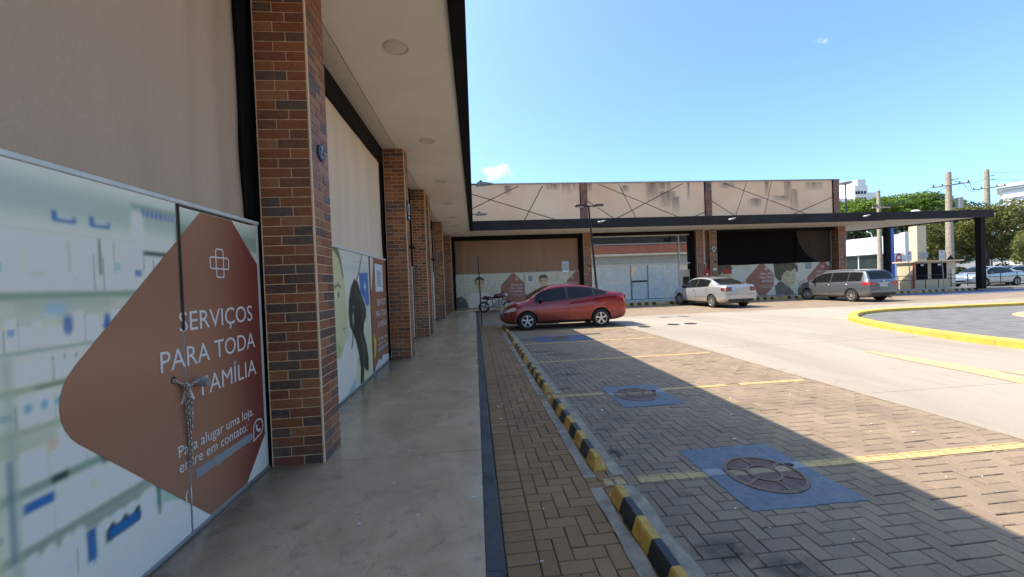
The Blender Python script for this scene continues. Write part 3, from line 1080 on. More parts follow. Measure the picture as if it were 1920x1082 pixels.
def brick_mesh(L, h, face):
    k = (round(L, 4), round(h, 4), face)
    if k in _bk:
        return _bk[k]
    a, c, d, e = L / 2 - .0005, h / 2, .007, .0022
    v = [(-a, 0, -c), (a, 0, -c), (a, 0, c), (-a, 0, c), (-a, -d + e, -c), (a, -d + e, -c), (a, -d + e, c), (-a, -d + e, c),
         (-a + e, -d, -c + e), (a - e, -d, -c + e), (a - e, -d, c - e), (-a + e, -d, c - e)]
    f = [(8, 9, 10, 11)] + [(L_ + i, L_ + (i + 1) % 4, L_ + 4 + (i + 1) % 4, L_ + 4 + i) for L_ in (0, 4) for i in range(4)]
    if face == '+x':
        v = [(-q[1], q[0], q[2]) for q in v]
    elif face == '-x':
        v = [(q[1], -q[0], q[2]) for q in v]
    elif face == '+y':
        v = [(-q[0], -q[1], q[2]) for q in v]
    me = bpy.data.meshes.new('brick')
    me.from_pydata(v, [], f)
    me.materials.append(MATS['brick_tile'])
    _bk[k] = me
    return me


def pillar(label, x0, x1, y0, y1, z0, z1, faces, loose=True, parent=None, name='brick_pillar', trim=True, skip=None, single_faces=('-y', '+x')):
    """Tiled pillar: every tile a piece of its own where near, joined where far."""
    t_ = parent or thing(name, label, 'pillar', ((x0 + x1) / 2, (y0 + y1) / 2, z0), 0, 'brick pillars along the shops')
    MB().box(x0, x1, y0, y1, z0, z1).build('grout_core', 'grout', t_)
    n = round((z1 - z0) / .0829)
    ph = (z1 - z0) / n
    V, F = [], []
    for face in faces:
        a0, a1 = (x0, x1) if face in ('-y', '+y') else (y0, y1)
        W = a1 - a0
        e = .012
        big = .62
        for i in range(n):
            z = z0 + (i + .5) * ph
            cut = a0 + W * (big if (i % 2 == 0) else 1 - big)
            if W < .3:
                segs = [(a0 + e, a1 - e)] if i % 2 else [(a0 + e, a0 + W / 2 - .004), (a0 + W / 2 + .004, a1 - e)]
            elif W > .6:
                k = max(2, round(W / .26))
                off = .13 if i % 2 else 0
                cs = [a0 + e] + [a0 + off + W / k * q for q in range(1, k + (1 if off else 0)) if a0 + off + W / k * q < a1 - .04] + [a1 - e]
                segs = [(p + .004, q - .004) for p, q in zip(cs[:-1], cs[1:])]
            else:
                segs = [(a0 + e, cut - .0036), (cut + .0036, a1 - e)]
            for (p, q) in segs:
                c = (p + q) / 2
                loc = {'-y': (c, y0, z), '+y': (c, y1, z), '+x': (x1, c, z), '-x': (x0, c, z)}[face]
                me = brick_mesh(round(q - p, 3), round(ph - .0078, 4), face)
                if loose and face in single_faces:
                    place('brick', me, t_, loc)
                else:
                    b0 = len(V)
                    V += [tuple(Vector(loc) + v.co) for v in me.vertices]
                    F += [tuple(b0 + i_ for i_ in pl.vertices) for pl in me.polygons]
    if V:
        o = add('brickwork', V, F, 'brick_tile', t_)
        o['kind'] = 'stuff'
    if trim:
        for (cx, cy, fa, fb) in ((x1, y0, '-y', '+x'), (x0, y0, '-y', '-x')):
            if fa in faces and fb in faces:
                MB().box(cx - .009, cx + .009, cy - .009, cy + .009, z0 + .002, z1 - .002, .004).build('corner_trim', 'corner_trim', t_)
    return t_


pillar('big brick pillar in front with a round blue number plate on its side', -1.80, -1.368, 3.48, 3.88, .06, 4.45, ('-y', '+x'))
pillar('second brick pillar along the walkway, with a square blue plate', -1.80, -1.38, 8.22, 8.62, .06, 4.45, ('-y', '+x'))
pillar('third brick pillar along the walkway, before the red box', -1.80, -1.40, 11.65, 12.0, .06, 4.45, ('-y', '+x'), False)
pillar('fourth brick pillar along the walkway, just behind the red box', -1.80, -1.38, 12.42, 12.78, .06, 4.45, ('-y', '+x'), False)
pillar('fifth brick pillar along the walkway, near its far end', -1.80, -1.38, 17.6, 18.0, .06, 4.45, ('-y', '+x'), False)
pillar('brick pillar in the inner corner at the end of the walkway', -1.95, -1.30, 22.4, 23.3, .06, 4.45, ('-y', '+x'), False)
pillar('brick pillar behind the camera on the left', -1.80, -1.38, -1.25, -0.85, .06, 4.45, ('+y', '+x'), False)
MB().box(-1.92, -1.66, 12.001, 12.419, .06, 4.44).build('recess_wall', 'brick_tile', lb)


def number_plate(y, z, r, square, label, dig):
    t_ = thing('number_plate', label, 'number plate', (-1.355, y, z), 0, 'blue plates on the pillars')
    X = -1.352
    if not square:
        smooth_angle(MB().lathe([(r, -.012), (r, .004), (r - .006, .006), (0, .006)], (X, y, z), 'x', 32).build('disc', 'plate_blue', t_))
        lettering(dig, y - .024, y + .024, z - .003, .066, X + .0085, '+x', 'plate_white', t_, 'digit')
        lettering('LOJA', y - .032, y + .032, z - .040, .016, X + .0085, '+x', 'plate_white', t_)
    else:
        MB().box(X - .03, X + .005, y - .15, y + .15, z - .20, z + .19, .004).build('sheet', 'plate_blue', t_)
        smooth_angle(MB().lathe([(.115, .0), (.115, .004), (.085, .004), (.085, .0)], (X + .005, y, z + .02), 'x', 32).build('ring', 'plate_white', t_))
        MB().box(X + .005, X + .008, y - .09, y + .09, z - .17, z - .135).build('caption_bar', 'plate_white', t_)


number_plate(3.68, 2.82, .075, False, 'round blue plate with a white 7 on the front brick pillar', '7')
number_plate(8.42, 3.20, .1, True, 'square blue plate with a white ring on the second brick pillar', '')


def wall_lamp(loc, face, label):
    t_ = thing('wall_lamp', label, 'wall lamp', loc, 0, 'small lamps on the brick pillars')
    x, y, z = loc
    d = Vector((1, 0, 0)) if face == '+x' else Vector((0, -1, 0))
    p = Vector(loc)
    s_ = Vector((0, 1, 0)) if face == '+x' else Vector((1, 0, 0))
    m = MB()
    m.tube([p, p + d * .10], .035, 10)
    m.build('wall_bracket', 'dark_metal', t_)
    MB().tube([p + d * .10 - s_ * .16, p + d * .10 + s_ * .16], .022, 8).build('arm', 'dark_metal', t_)
    smooth_angle(MB().ball(p + d * .10 - s_ * .17, (.05, .05, .045) if face == '-y' else (.03, .03, .03)).build('lamp_head', 'white_metal' if face == '-y' else 'dark_metal', t_))


wall_lamp((-1.368, 8.45, 2.42), '+x', 'small dark lamp on the side of the second brick pillar')
wall_lamp((-1.37, 12.6, 2.42), '+x', 'small dark lamp on the side of the fourth walkway pillar')

# red hydrant cupboard in the recess
t_ = thing('hydrant_cupboard', 'tall red hydrant cupboard between the walkway brick pillars', 'hydrant cupboard', (-1.6, 12.2, .9))
MB().box(-1.66, -1.42, 12.02, 12.40, .55, 1.95, .01).build('cabinet_body', 'red_box', t_)
MB().box(-1.42, -1.405, 12.05, 12.37, .60, 1.90, .006).build('cabinet_door', 'red_box', t_)
smooth_angle(MB().ball((-1.40, 12.08, 1.25), (.012, .02, .02)).build('knob', 'dark_metal', t_))
t_ = thing('water_pipe', 'white water pipe running up between the walkway brick pillars', 'pipe', (-1.5, 12.22, 1.9))
smooth_angle(MB().tube([(-1.52, 12.25, 1.95), (-1.52, 12.25, 4.44)], .035, 10).build('pipe_run', 'white_metal', t_))
for z in (2.6, 3.6):
    MB().box(-1.66, -1.48, 12.21, 12.29, z, z + .03).build('pipe_clip', 'galvanised', t_)


# ------------------------------------------------------------------ shade cloths: hung sheets with soft folds
def hung_cloth(label, a0, a1, z0, z1, plane, face, material, folds, amp=.012, group='shade cloths over the shop fronts', name='shade_cloth', wav=0.0):
    n, mrow = 90, 40
    V, F = [], []
    for j in range(mrow + 1):
        v = j / mrow
        for i in range(n + 1):
            u = i / n
            a, z = a0 + (a1 - a0) * u, z0 + (z1 - z0) * v
            d = amp * .35 * math.sin(2.1 * u + 3 * v) + amp * .25 * math.sin(9 * u + 1.5 * math.sin(4 * v))
            for (fu, fwid, fa, lean) in folds:
                q = (u - fu - lean * (v - .5)) / fwid
                d += fa * math.exp(-q * q)
            edge = wav * math.sin(11 * v + 2) * (1 if u > .98 else 0)
            if j == 0:
                z += .012 * math.sin(14 * u)
            V.append((plane + d, a + edge, z) if face == '+x' else (a + edge, plane - d, z))
    for j in range(mrow):
        for i in range(n):
            k = j * (n + 1) + i
            F.append((k, k + 1, k + n + 2, k + n + 1))
    o = add(name, V, F, material, None, smooth=True)
    md = o.modifiers.new('thickness', 'SOLIDIFY')
    md.thickness = .004
    return tag(based(o), label, 'shade cloth', group)


hung_cloth('shade cloth with shade toned into its colour over the nearest shop front', -0.85, 3.335, 2.15, 4.30, -1.862, '+x', 'shade_cloth_shaded',
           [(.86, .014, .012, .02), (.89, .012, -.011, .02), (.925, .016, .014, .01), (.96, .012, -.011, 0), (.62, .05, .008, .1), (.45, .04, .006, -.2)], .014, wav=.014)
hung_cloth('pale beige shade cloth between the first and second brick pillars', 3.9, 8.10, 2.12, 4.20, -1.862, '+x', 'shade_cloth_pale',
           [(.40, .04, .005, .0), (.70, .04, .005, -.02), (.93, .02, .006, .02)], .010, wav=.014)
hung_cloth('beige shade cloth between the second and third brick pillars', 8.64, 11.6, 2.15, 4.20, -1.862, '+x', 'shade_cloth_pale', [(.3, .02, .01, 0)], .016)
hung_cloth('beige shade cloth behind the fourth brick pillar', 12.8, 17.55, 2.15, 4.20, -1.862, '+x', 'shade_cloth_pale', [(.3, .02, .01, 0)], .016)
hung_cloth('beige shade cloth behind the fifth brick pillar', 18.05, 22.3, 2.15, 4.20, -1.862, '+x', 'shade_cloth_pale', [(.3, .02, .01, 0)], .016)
for (a, c) in ((3.34, 3.475), (8.10, 8.215), (11.60, 11.645), (17.5, 17.595)):
    MB().box(-1.90, -1.835, a, c, 2.2, 4.12, .004).build('side_frame', 'black_frame', lb)


# ------------------------------------------------------------------ hoardings along the walkway
def shelves_print(U, V):
    k = Ink(U, V, (.70, .77, .75))
    W, G, D, B = (.80, .83, .82), (.24, .36, .32), (.03, .07, .065), (.02, .15, .48)
    k.rect(-2, 9, 1.93, 2.09, (.42, .56, .53), .9, .06)
    k.rect(-2, 9, 1.40, 1.60, (.58, .63, .58), .8, .05)
    k.rect(-2, 2.40, 1.64, 1.86, W, .35, .03)
    r = random.Random(21)
    for zb, zt in ((1.61, 1.85), (1.375, 1.52), (1.225, 1.335), (1.06, 1.19), (.83, .965), (.59, .765), (.335, .52), (.11, .30)):
        y = -.85 if k.U.shape[1] > 60 and k.U.max() < 2.6 else float(k.U.min())
        while y < min(3.45, float(k.U.max())):
            w_ = r.uniform(.035, .085)
            h_ = (zt - zb) * r.uniform(.62, 1.0)
            c_ = r.choice([(.84, .86, .85), (.80, .84, .84), (.76, .82, .81), (.86, .87, .84), (.70, .78, .78)])
            k.rect(y, y + w_ * .92, zb, zb + h_, c_, .85, .006)
            q = r.random()
            if q < .16:
                k.rect(y + .008, y + w_ * .92 - .008, zb + h_ * .45, zb + h_ * .68, r.choice([(.05, .30, .62), (.10, .48, .60), (.04, .20, .50), (.30, .62, .66)]), .8, .006)
            elif q < .34:
                k.rect(y + .006, y + w_ * .9, zb + h_ * .3, zb + h_ * .36, (.45, .56, .55), .6, .005)
            if r.random() < .35:
                k.rect(y + w_ * .92, y + w_ * 1.06, zb, zb + h_ * .9, r.choice([(.10, .17, .15), (.25, .36, .33), (.36, .46, .43)]), .8, .005)
            y += w_ * 1.04
    k.rect(-2, 2.28, 1.862, 1.868, (.40, .48, .46), .5, .01)
    for y0, y1 in ((1.865, 1.955), (2.03, 2.12)):
        k.rect(y0, y1, 1.915, 1.93, B, .9, .010)
        k.rect(y0 - .008, y0 + .014, 1.92, 1.965, B, .9, .010)
        k.rect(y1 - .010, y1 + .006, 1.92, 1.948, B, .8, .010)
        k.rect(y0 + .02, y1 - .02, 1.935, 1.955, (.52, .68, .78), .5, .012)
    k.rect(2.25, 2.56, 2.055, 2.075, G, .9, .018)
    for i in range(8):
        k.rect(2.315 + i * .03, 2.335 + i * .03, 2.015, 2.055, (.06, .15, .50) if i < 5 else (.20, .22, .55), .85, .012)
    k.rect(2.25, 2.32, 1.90, 2.03, W, .9, .02)
    for y, z0, z1, a, c in ((1.92, 1.69, 1.84, .45, G), (2.065, 1.685, 1.86, .85, D), (2.14, 1.69, 1.85, .6, G), (1.74, 1.69, 1.80, .35, G), (1.80, 1.69, 1.78, .2, G), (2.19, 1.69, 1.8, .25, G)):
        k.rect(y - .006, y + .006, z0, z1, c, a, .008)
    k.rect(2.315, 2.50, 1.80, 1.825, D, .95, .012)
    k.rect(2.312, 2.322, 1.72, 1.82, G, .8, .008)
    k.rect(-2, 2.30, 1.575, 1.607, G, .95, .018)
    k.rect(1.7, 2.12, 1.53, 1.575, (.40, .52, .42), .6, .03)
    k.rect(1.81, 1.90, 1.50, 1.56, (.36, .56, .76), .8, .025)
    k.oval(1.90, 1.455, .022, .045, B, .85, .5)
    k.oval(2.085, 1.455, .018, .040, B, .9, .5)
    k.rect(1.8, 1.88, 1.46, 1.50, (.55, .57, .40), .4, .02)
    k.rect(-2, 2.06, 1.355, 1.372, G, .7, .012)
    for y in (1.83, 1.88, 1.93):
        k.oval(y, 1.32, .006, .009, (.16, .20, .22), .8, .5)
    k.rect(-2, 2.0, 1.20, 1.225, (.32, .40, .26), .85, .015)
    k.rect(1.76, 1.92, 1.203, 1.215, D, .6, .010)
    for y in (1.73, 1.79, 1.85, 1.88):
        k.oval(y, 1.135, .016, .022, (.12, .42, .62), .85, .6)
    k.rect(-2, 1.90, 1.03, 1.06, (.36, .44, .30), .8, .02)
    k.rect(-2, 1.84, .96, 1.03, (.50, .56, .46), .7, .025)
    k.rect(1.79, 1.84, .93, .975, (.68, .52, .40), .8, .02)
    k.rect(1.70, 1.78, .85, .96, W, .9, .02)
    k.rect(1.84, 2.1, .86, 1.0, W, .9, .02)
    k.rect(-2, 2.12, .785, .825, G, .9, .015)
    k.rect(1.80, 1.87, .79, .822, D, .9, .012)
    k.rect(2.02, 2.10, .77, .815, D, .8, .014)
    k.rect(1.695, 1.81, .715, .76, B, .95, .012)
    k.rect(1.86, 2.6, .62, .775, W, .35, .03)
    k.oval(1.98, .70, .02, .03, (.62, .66, .40), .5, .6)
    k.rect(-2, 2.45, .545, .585, (.26, .36, .31), .9, .015)
    k.rect(1.72, 2.40, .50, .55, (.22, .31, .27), .75, .02)
    for y, r in ((1.72, .03), (1.78, .03), (1.85, .028), (1.90, .03)):
        k.oval(y, .50, r, .045, W, .9, .4)
    k.rect(1.93, 1.975, .35, .50, (.05, .14, .40), .95, .010)
    k.rect(1.955, 1.968, .33, .45, (.06, .25, .62), .9, .006)
    k.rect(2.02, 2.215, .385, .47, (.02, .05, .10), .95, .012)
    k.rect(2.04, 2.20, .395, .44, (.05, .20, .52), .95, .012)
    for y in (2.02, 2.09, 2.16):
        k.oval(y, .478, .028, .030, W, .95, .35)
    k.rect(2.225, 2.31, .36, .52, W, .95, .02)
    k.poly([(2.315, .53), (2.36, .53), (2.345, .34), (2.325, .34)], (.04, .19, .18), .9)
    k.poly([(2.36, .50), (2.50, .40), (2.47, .34), (2.36, .40)], (.30, .52, .46), .8)
    k.rect(-2, 3.6, -.1, .335, (.72, .77, .79), .75, .04)
    k.rect(-2, 1.63, .3, 1.45, (.55, .63, .45), .8, .03)
    k.rect(1.645, 1.69, .2, 1.35, (.42, .52, .46), .7, .02)
    k.rect(1.648, 1.668, .55, .95, (.10, .22, .33), .7, .012)
    k.oval(1.645, 1.66, .012, .05, (.05, .40, .45), .8, .5)
    k.rect(2.55, 3.6, 1.9, 2.02, G, .7, .02)
    if k.U.shape[1] > 60:
        sharp = k.c.copy()
        k.blur(1)
        k.c = np.clip((k.c * .3 + sharp * .7 - .55) * 1.15 + .58, .01, 1)
    return k.grain(.03)


BROWN_LAB = 'print_brown'


def service_text(t_, X, y_left, y_right, hand=False, rose=False):
    mt = 'print_white'
    lettering('SERVIÇOS', y_left + .155, y_right - .02, 1.345, .125, X, '+x', mt, t_)
    lettering('PARA TODA', y_left, y_right, 1.125, .125, X, '+x', mt, t_)
    lettering('A FAMÍLIA', y_left + .135, y_right, .905, .125, X, '+x', mt, t_)
    lettering('Para alugar uma loja,', y_left + .10, y_right - .07, .59, .070, X, '+x', mt, t_)
    lettering('entre em contato:', y_left + .10, y_right - .16, .495, .070, X, '+x', mt, t_)


hd = thing('hoarding', 'near printed hoarding with blurred medicine shelves and brown diamond', 'hoarding', (-1.84, 1.3, .06))
PX = -1.82
MB().box(-1.85, PX - .002, -0.85, 2.562, .09, 2.14).build('board', 'white_metal', hd)
printed('print', -0.85, 2.562, .09, 2.14, PX, '+x', .008, shelves_print, hd)
dr = MB().box(-1.85, PX - .002, 2.578, 3.425, .09, 2.125).build('door', 'white_metal', hd)
po = printed('print', 2.578, 3.425, .09, 2.125, PX, '+x', .011, shelves_print, hd)
po.name = 'door_print'
MB().box(-1.852, PX - .004, 3.427, 3.47, .09, 2.14).build('edge_strip', 'white_metal', hd)
MB().box(-1.86, -1.812, -0.85, 3.47, 2.142, 2.170, .005).build('top_rail', 'rail_white', hd)
MB().box(-1.84, -1.812, -0.85, 3.47, .062, .088, .004).build('foot_rail', 'galvanised', hd)
MB().box(-1.86, PX - .012, 2.562, 2.578, .09, 2.14).build('door_gap', 'gap_black', hd)
MB().box(-1.815, -1.807, 2.564, 2.577, 1.35, 2.135, .002).build('jamb_strip', 'joint_sand', hd)
for lo, hi in ((1.5, 2.560), (2.580, 3.423)):
    decal(diamond(2.94, 1.09, 1.20, .25, lo, hi, .095, 2.122), PX + .001, '+x', 'print_brown', hd, 'brown_diamond')
TX = PX + .0045
service_text(hd, TX, 2.385, 3.335)
lettering('(1', 2.52, 2.575, .30, .070, TX, '+x', 'print_white', hd)
# white outlined cross of two long rounded frames


def frame_ring(cy, cz, hw, hh, wd, X, face, material, parent, r=None, name='emblem'):
    r = r or min(hw, hh) * .45
    def ring(w_, h_, rr):
        p = []
        for sx_, sz_, a0 in ((1, 1, 0), (-1, 1, 90), (-1, -1, 180), (1, -1, 270)):
            for i in range(6):
                th = math.radians(a0 + 90 * i / 5)
                p.append((cy + sx_ * (w_ - rr) + rr * math.cos(th), cz + sz_ * (h_ - rr) + rr * math.sin(th)))
        return p
    A, B_ = ring(hw, hh, r), ring(hw - wd, hh - wd, max(.001, r - wd))
    n = len(A)
    f3 = (lambda p: (X, p[0], p[1])) if face == '+x' else (lambda p: (p[0], X, p[1]))
    V = [f3(p) for p in A] + [f3(p) for p in B_]
    F = [(i, (i + 1) % n, n + (i + 1) % n, n + i) for i in range(n)]
    return add(name, V, F, material, parent)


frame_ring(2.945, 1.79, .105, .045, .010, TX, '+x', 'print_white', hd)
frame_ring(2.945, 1.79, .045, .105, .010, TX + .0008, '+x', 'print_white', hd)
# round speech-bubble emblem with a handset
m = MB()
cy, cz, R_ = 3.325, .462, .074
pts = [(cy + R_ * math.cos(a), cz + R_ * math.sin(a)) for a in [math.radians(q) for q in range(-100, 206, 9)]] + [(cy - R_ * 1.06, cz - R_ * 1.22)]
V = [(TX, p[0], p[1]) for p in pts] + [(TX, cy + (p[0] - cy) * .84, cz + (p[1] - cz) * .84) for p in pts]
n = len(pts)
add('emblem', V, [(i, (i + 1) % n, n + (i + 1) % n, n + i) for i in range(n)], 'print_white', hd)
hs = [(-.034, .030), (-.020, .034), (-.010, .012), (-.018, .004), (.002, -.016), (.010, -.010), (.034, -.018), (.032, -.032), (.012, -.040), (-.012, -.028), (-.030, -.006)]
add('emblem', [(TX, cy + p, cz + q) for p, q in hs], [tuple(range(len(hs)))], 'print_white', hd)
# grey redaction blot added over the number
pts = []
for i in range(22):
    u = i / 21
    pts.append((2.62 + .60 * u, .395 + random.uniform(-.005, .005)))
for i in range(6):
    a = -math.pi / 2 + math.pi * (i + .5) / 6
    pts.append((3.225 + .022 * math.cos(a), .425 + .028 * math.sin(a)))
for i in range(22):
    u = 1 - i / 21
    pts.append((2.62 + .60 * u, .457 + random.uniform(-.005, .005)))
decal(pts, TX - .0015, '+x', 'smear_grey', hd, 'redaction_patch', .001)
MB().tube([(PX, 2.66, 1.005), (PX + .075, 2.665, 1.0)], .026, 14).build('door_knob', 'galvanised', hd)
smooth_angle(MB().lathe([(.022, 0), (.022, .003), (.010, .003), (.010, 0)], (PX, 2.475, 1.065), 'x', 18).build('hole_rim', 'dark_metal', hd))

# chain that ties the hoarding door
ch = thing('chain', 'steel chain tied through the near hoarding door and hanging down', 'chain', (PX + .02, 2.55, .55))
lk = MB()
prof = []
ring_pts = []
for i in range(16):
    a = 2 * math.pi * i / 16
    ring_pts.append((.008 * math.cos(a), 0, .011 * math.sin(a) + (.005 if math.sin(a) > 0 else -.005)))
lk.tube(ring_pts + [ring_pts[0]], .0034, 6, False)
lo_ = lk.build('link', 'chain_steel', None, fix=False)
LINK = lo_.data
LINK.polygons.foreach_set('use_smooth', [True] * len(LINK.polygons))
bpy.data.objects.remove(lo_)


def chain_run(pts, step=.0195):
    n = 0
    P_ = [Vector(p) for p in pts]
    for a, c in zip(P_[:-1], P_[1:]):
        L = (c - a).length
        k = max(1, round(L / step))
        d = (c - a).normalized()
        q = Vector((0, 0, 1)).rotation_difference(d)
        for i in range(k):
            p = a + (c - a) * ((i + .5) / k)
            e = (q @ Matrix.Rotation(math.pi / 2 * (n % 2) + .5, 3, 'Z').to_quaternion()).to_euler()
            place('link', LINK, ch, p, e)
            n += 1


chain_run([(PX - .002, 2.475, 1.065), (PX + .018, 2.50, 1.04), (PX + .022, 2.55, 1.005), (PX + .035, 2.60, 1.02), (PX + .045, 2.68, 1.035)])
chain_run([(PX + .022, 2.54, 1.03), (PX + .022, 2.552, .80), (PX + .02, 2.562, .66), (PX + .02, 2.565, .50)])
chain_run([(PX + .04, 2.53, 1.02), (PX + .034, 2.565, .86), (PX + .03, 2.56, .74)])


def girl_print(U, V):
    k = Ink(U, V, (.66, .73, .75))
    k.rect(3, 9, 1.55, 2.2, (.70, .76, .78), .8, .1)
    k.rect(5.6, 6.95, 1.83, 1.92, (.45, .62, .70), .5, .05)
    k.rect(6.0, 6.9, 1.98, 2.0, (.35, .50, .55), .6, .02)
    skin, skd = (.62, .66, .44), (.40, .45, .26)
    k.poly([(3.9, 2.2), (5.34, 2.2), (5.50, 1.98), (5.58, 1.70), (5.62, 1.40), (5.74, 1.20), (5.62, 1.02), (5.66, .92), (5.48, .70), (5.2, .62), (3.9, .5)], skin, 1, .03)
    k.poly([(3.9, 2.2), (5.30, 2.2), (5.44, 2.06), (5.56, 1.75), (5.53, 1.72), (5.40, 1.98), (5.22, 2.08), (3.9, 2.1)], (.10, .15, .10), .9, .03)
    k.oval(5.30, 1.50, .075, .035, (.85, .87, .78), .9, .3)
    k.oval(5.32, 1.50, .035, .040, (.06, .09, .06), 1, .3)
    k.line([(5.20, 1.60), (5.32, 1.635), (5.42, 1.60)], .018, (.14, .18, .10), .9)
    k.line([(5.50, 1.40), (5.60, 1.22), (5.52, 1.16)], .012, skd, .8)
    k.line([(5.44, 1.03), (5.55, 1.02), (5.62, 1.05)], .014, (.40, .30, .22), .8)
    k.poly([(5.2, .9), (5.45, .72), (5.5, .45), (5.1, .25)], (.34, .46, .22), .7, .04)
    k.poly([(3.9, .72), (5.3, .66), (5.55, .85), (5.75, .80), (6.0, .60), (6.02, .30), (5.9, .02), (3.9, .02)], (.74, .77, .80), 1, .03)
    k.poly([(6.55, .05), (6.0, .05), (5.95, .35), (6.3, .55), (6.6, .40), (6.85, .10)], (.64, .68, .44), .9, .04)
    k.poly([(6.02, .40), (6.35, .52), (6.30, .60), (6.0, .48)], skd, .6, .03)
    k.poly([(6.28, 1.82), (6.78, 1.84), (6.80, 1.30), (6.64, 1.26), (6.50, 1.40), (6.30, 1.50)], (.07, .20, .58), 1, .02)
    k.rect(6.52, 6.66, 1.58, 1.62, (.62, .70, .86), .8, .012)
    k.rect(6.56, 6.61, 1.53, 1.67, (.62, .70, .86), .8, .012)
    k.line([(6.50, 2.15), (6.30, 1.86), (6.10, 1.66)], .020, (.26, .15, .09), .95)
    dog = (.022, .032, .028)
    k.poly([(5.85, 1.60), (6.02, 1.72), (6.20, 1.68), (6.34, 1.48), (6.50, 1.36), (6.60, 1.22), (6.56, 1.08), (6.44, 1.0), (6.40, .86), (6.55, .62), (6.62, .42), (6.60, .20), (6.46, .22),
            (6.36, .30), (6.30, .10), (6.20, .02), (6.12, .08), (6.16, .34), (6.10, .56), (5.98, .78), (5.86, .92), (5.74, 1.02), (5.70, 1.22), (5.74, 1.42)], dog, 1, .025)
    k.line([(5.86, .96), (5.84, .80), (5.78, .72)], .022, dog, .95)
    k.oval(5.90, 1.12, .05, .09, (.34, .42, .40), .7, .6)
    k.oval(5.93, 1.30, .03, .03, (.16, .19, .18), .9, .5)
    k.line([(6.30, 1.42), (6.42, 1.22), (6.36, 1.06)], .014, (.20, .27, .24), .7)
    k.line([(6.22, .86), (6.40, .62), (6.34, .38)], .03, (.12, .18, .16), .7)
    k.line([(6.05, 1.62), (6.18, 1.40)], .02, (.12, .17, .15), .6)
    k.poly([(6.56, 1.05), (6.66, 1.15), (6.86, .55), (6.93, .10), (6.86, .05), (6.62, .55), (6.50, .78)], (.66, .70, .50), .9, .03)
    k.poly([(5.55, .12), (5.95, .25), (5.8, .02)], (.18, .40, .48), .7, .05)
    return k.grain(.03)


h2 = thing('hoarding', 'printed hoarding with a girl and a black dog past the front pillar', 'hoarding', (-1.84, 6, .06))
MB().box(-1.85, PX - .002, 3.9, 6.86, .09, 2.12).build('board', 'white_metal', h2)
printed('print', 3.9, 6.86, .09, 2.12, PX, '+x', .014, girl_print, h2)
MB().box(-1.85, PX - .002, 6.94, 8.10, .09, 2.12).build('door', 'white_metal', h2)
MB().box(-1.86, -1.815, 6.861, 6.939, .09, 2.14).build('door_jamb', 'brick_tile', h2)
decal([(6.945, .10), (8.095, .10), (8.095, 2.115), (6.945, 2.115)], PX - .001, '+x', 'print_brown', h2, 'brown_field')
decal([(6.946, 2.112), (7.16, 2.112), (7.02, 1.62), (6.946, 1.50)], PX + .001, '+x', 'white_metal', h2, 'pale_corner')
decal([(7.0, .78), (7.16, .62), (7.06, .36), (6.97, .30)], PX + .001, '+x', 'kerb_yellow', h2, 'yellow_patch')
decal([(7.0, .11), (8.09, .11), (8.09, .22), (7.6, .28), (7.45, .20), (7.3, .26), (7.05, .16)], PX + .001, '+x', 'white_metal', h2, 'torn_film')
MB().box(PX, PX + .004, 7.25, 7.82, 1.50, 2.02).build('paper_notice', 'plate_white', h2)
for i in range(9):
    MB().box(PX + .004, PX + .005, 7.36 + .02 * (i % 2), 7.72 - .03 * (i % 3), 1.60 + i * .035, 1.622 + i * .035).build('print_line', 'smear_grey', h2)
lettering('SERVIÇOS', 7.30, 8.0, 1.24, .12, PX + .004, '+x', 'print_white', h2)
lettering('PARA TODA', 7.20, 8.02, 1.03, .12, PX + .004, '+x', 'print_white', h2)
lettering('A FAMÍLIA', 7.30, 8.02, .83, .12, PX + .004, '+x', 'print_white', h2)
lettering('Para alugar uma loja,', 7.30, 7.98, .59, .065, PX + .004, '+x', 'print_white', h2)
lettering('entre em contato:', 7.30, 7.88, .50, .065, PX + .004, '+x', 'print_white', h2)
decal([(7.22, .38), (8.0, .40), (8.03, .47), (7.26, .45)], PX + .002, '+x', 'smear_grey', h2, 'redaction_patch', .001)  # redaction blot added over the number here as well
MB().box(-1.86, -1.80, 3.9, 8.10, 2.122, 2.16, .006).build('top_rail', 'rail_white', h2)
MB().box(-1.84, -1.812, 3.9, 8.10, .062, .088, .004).build('foot_rail', 'galvanised', h2)
for (a, c, lab) in ((8.64, 11.6, 'printed shelf hoarding between the second and third brick pillars'), (12.8, 17.55, 'printed shelf hoarding behind the fourth brick pillar'), (18.05, 22.35, 'printed shelf hoarding behind the fifth brick pillar')):
    h3 = thing('hoarding', lab, 'hoarding', (-1.84, a, .06))
    MB().box(-1.85, PX - .002, a, c, .09, 2.12).build('board', 'white_metal', h3)
    printed('print', a, c, .09, 2.12, PX, '+x', .03, lambda U, V, a=a: shelves_print(U - a + 1.2, V), h3)
    MB().box(-1.86, -1.80, a, c, 2.122, 2.16, .006).build('top_rail', 'rail_white', h3)


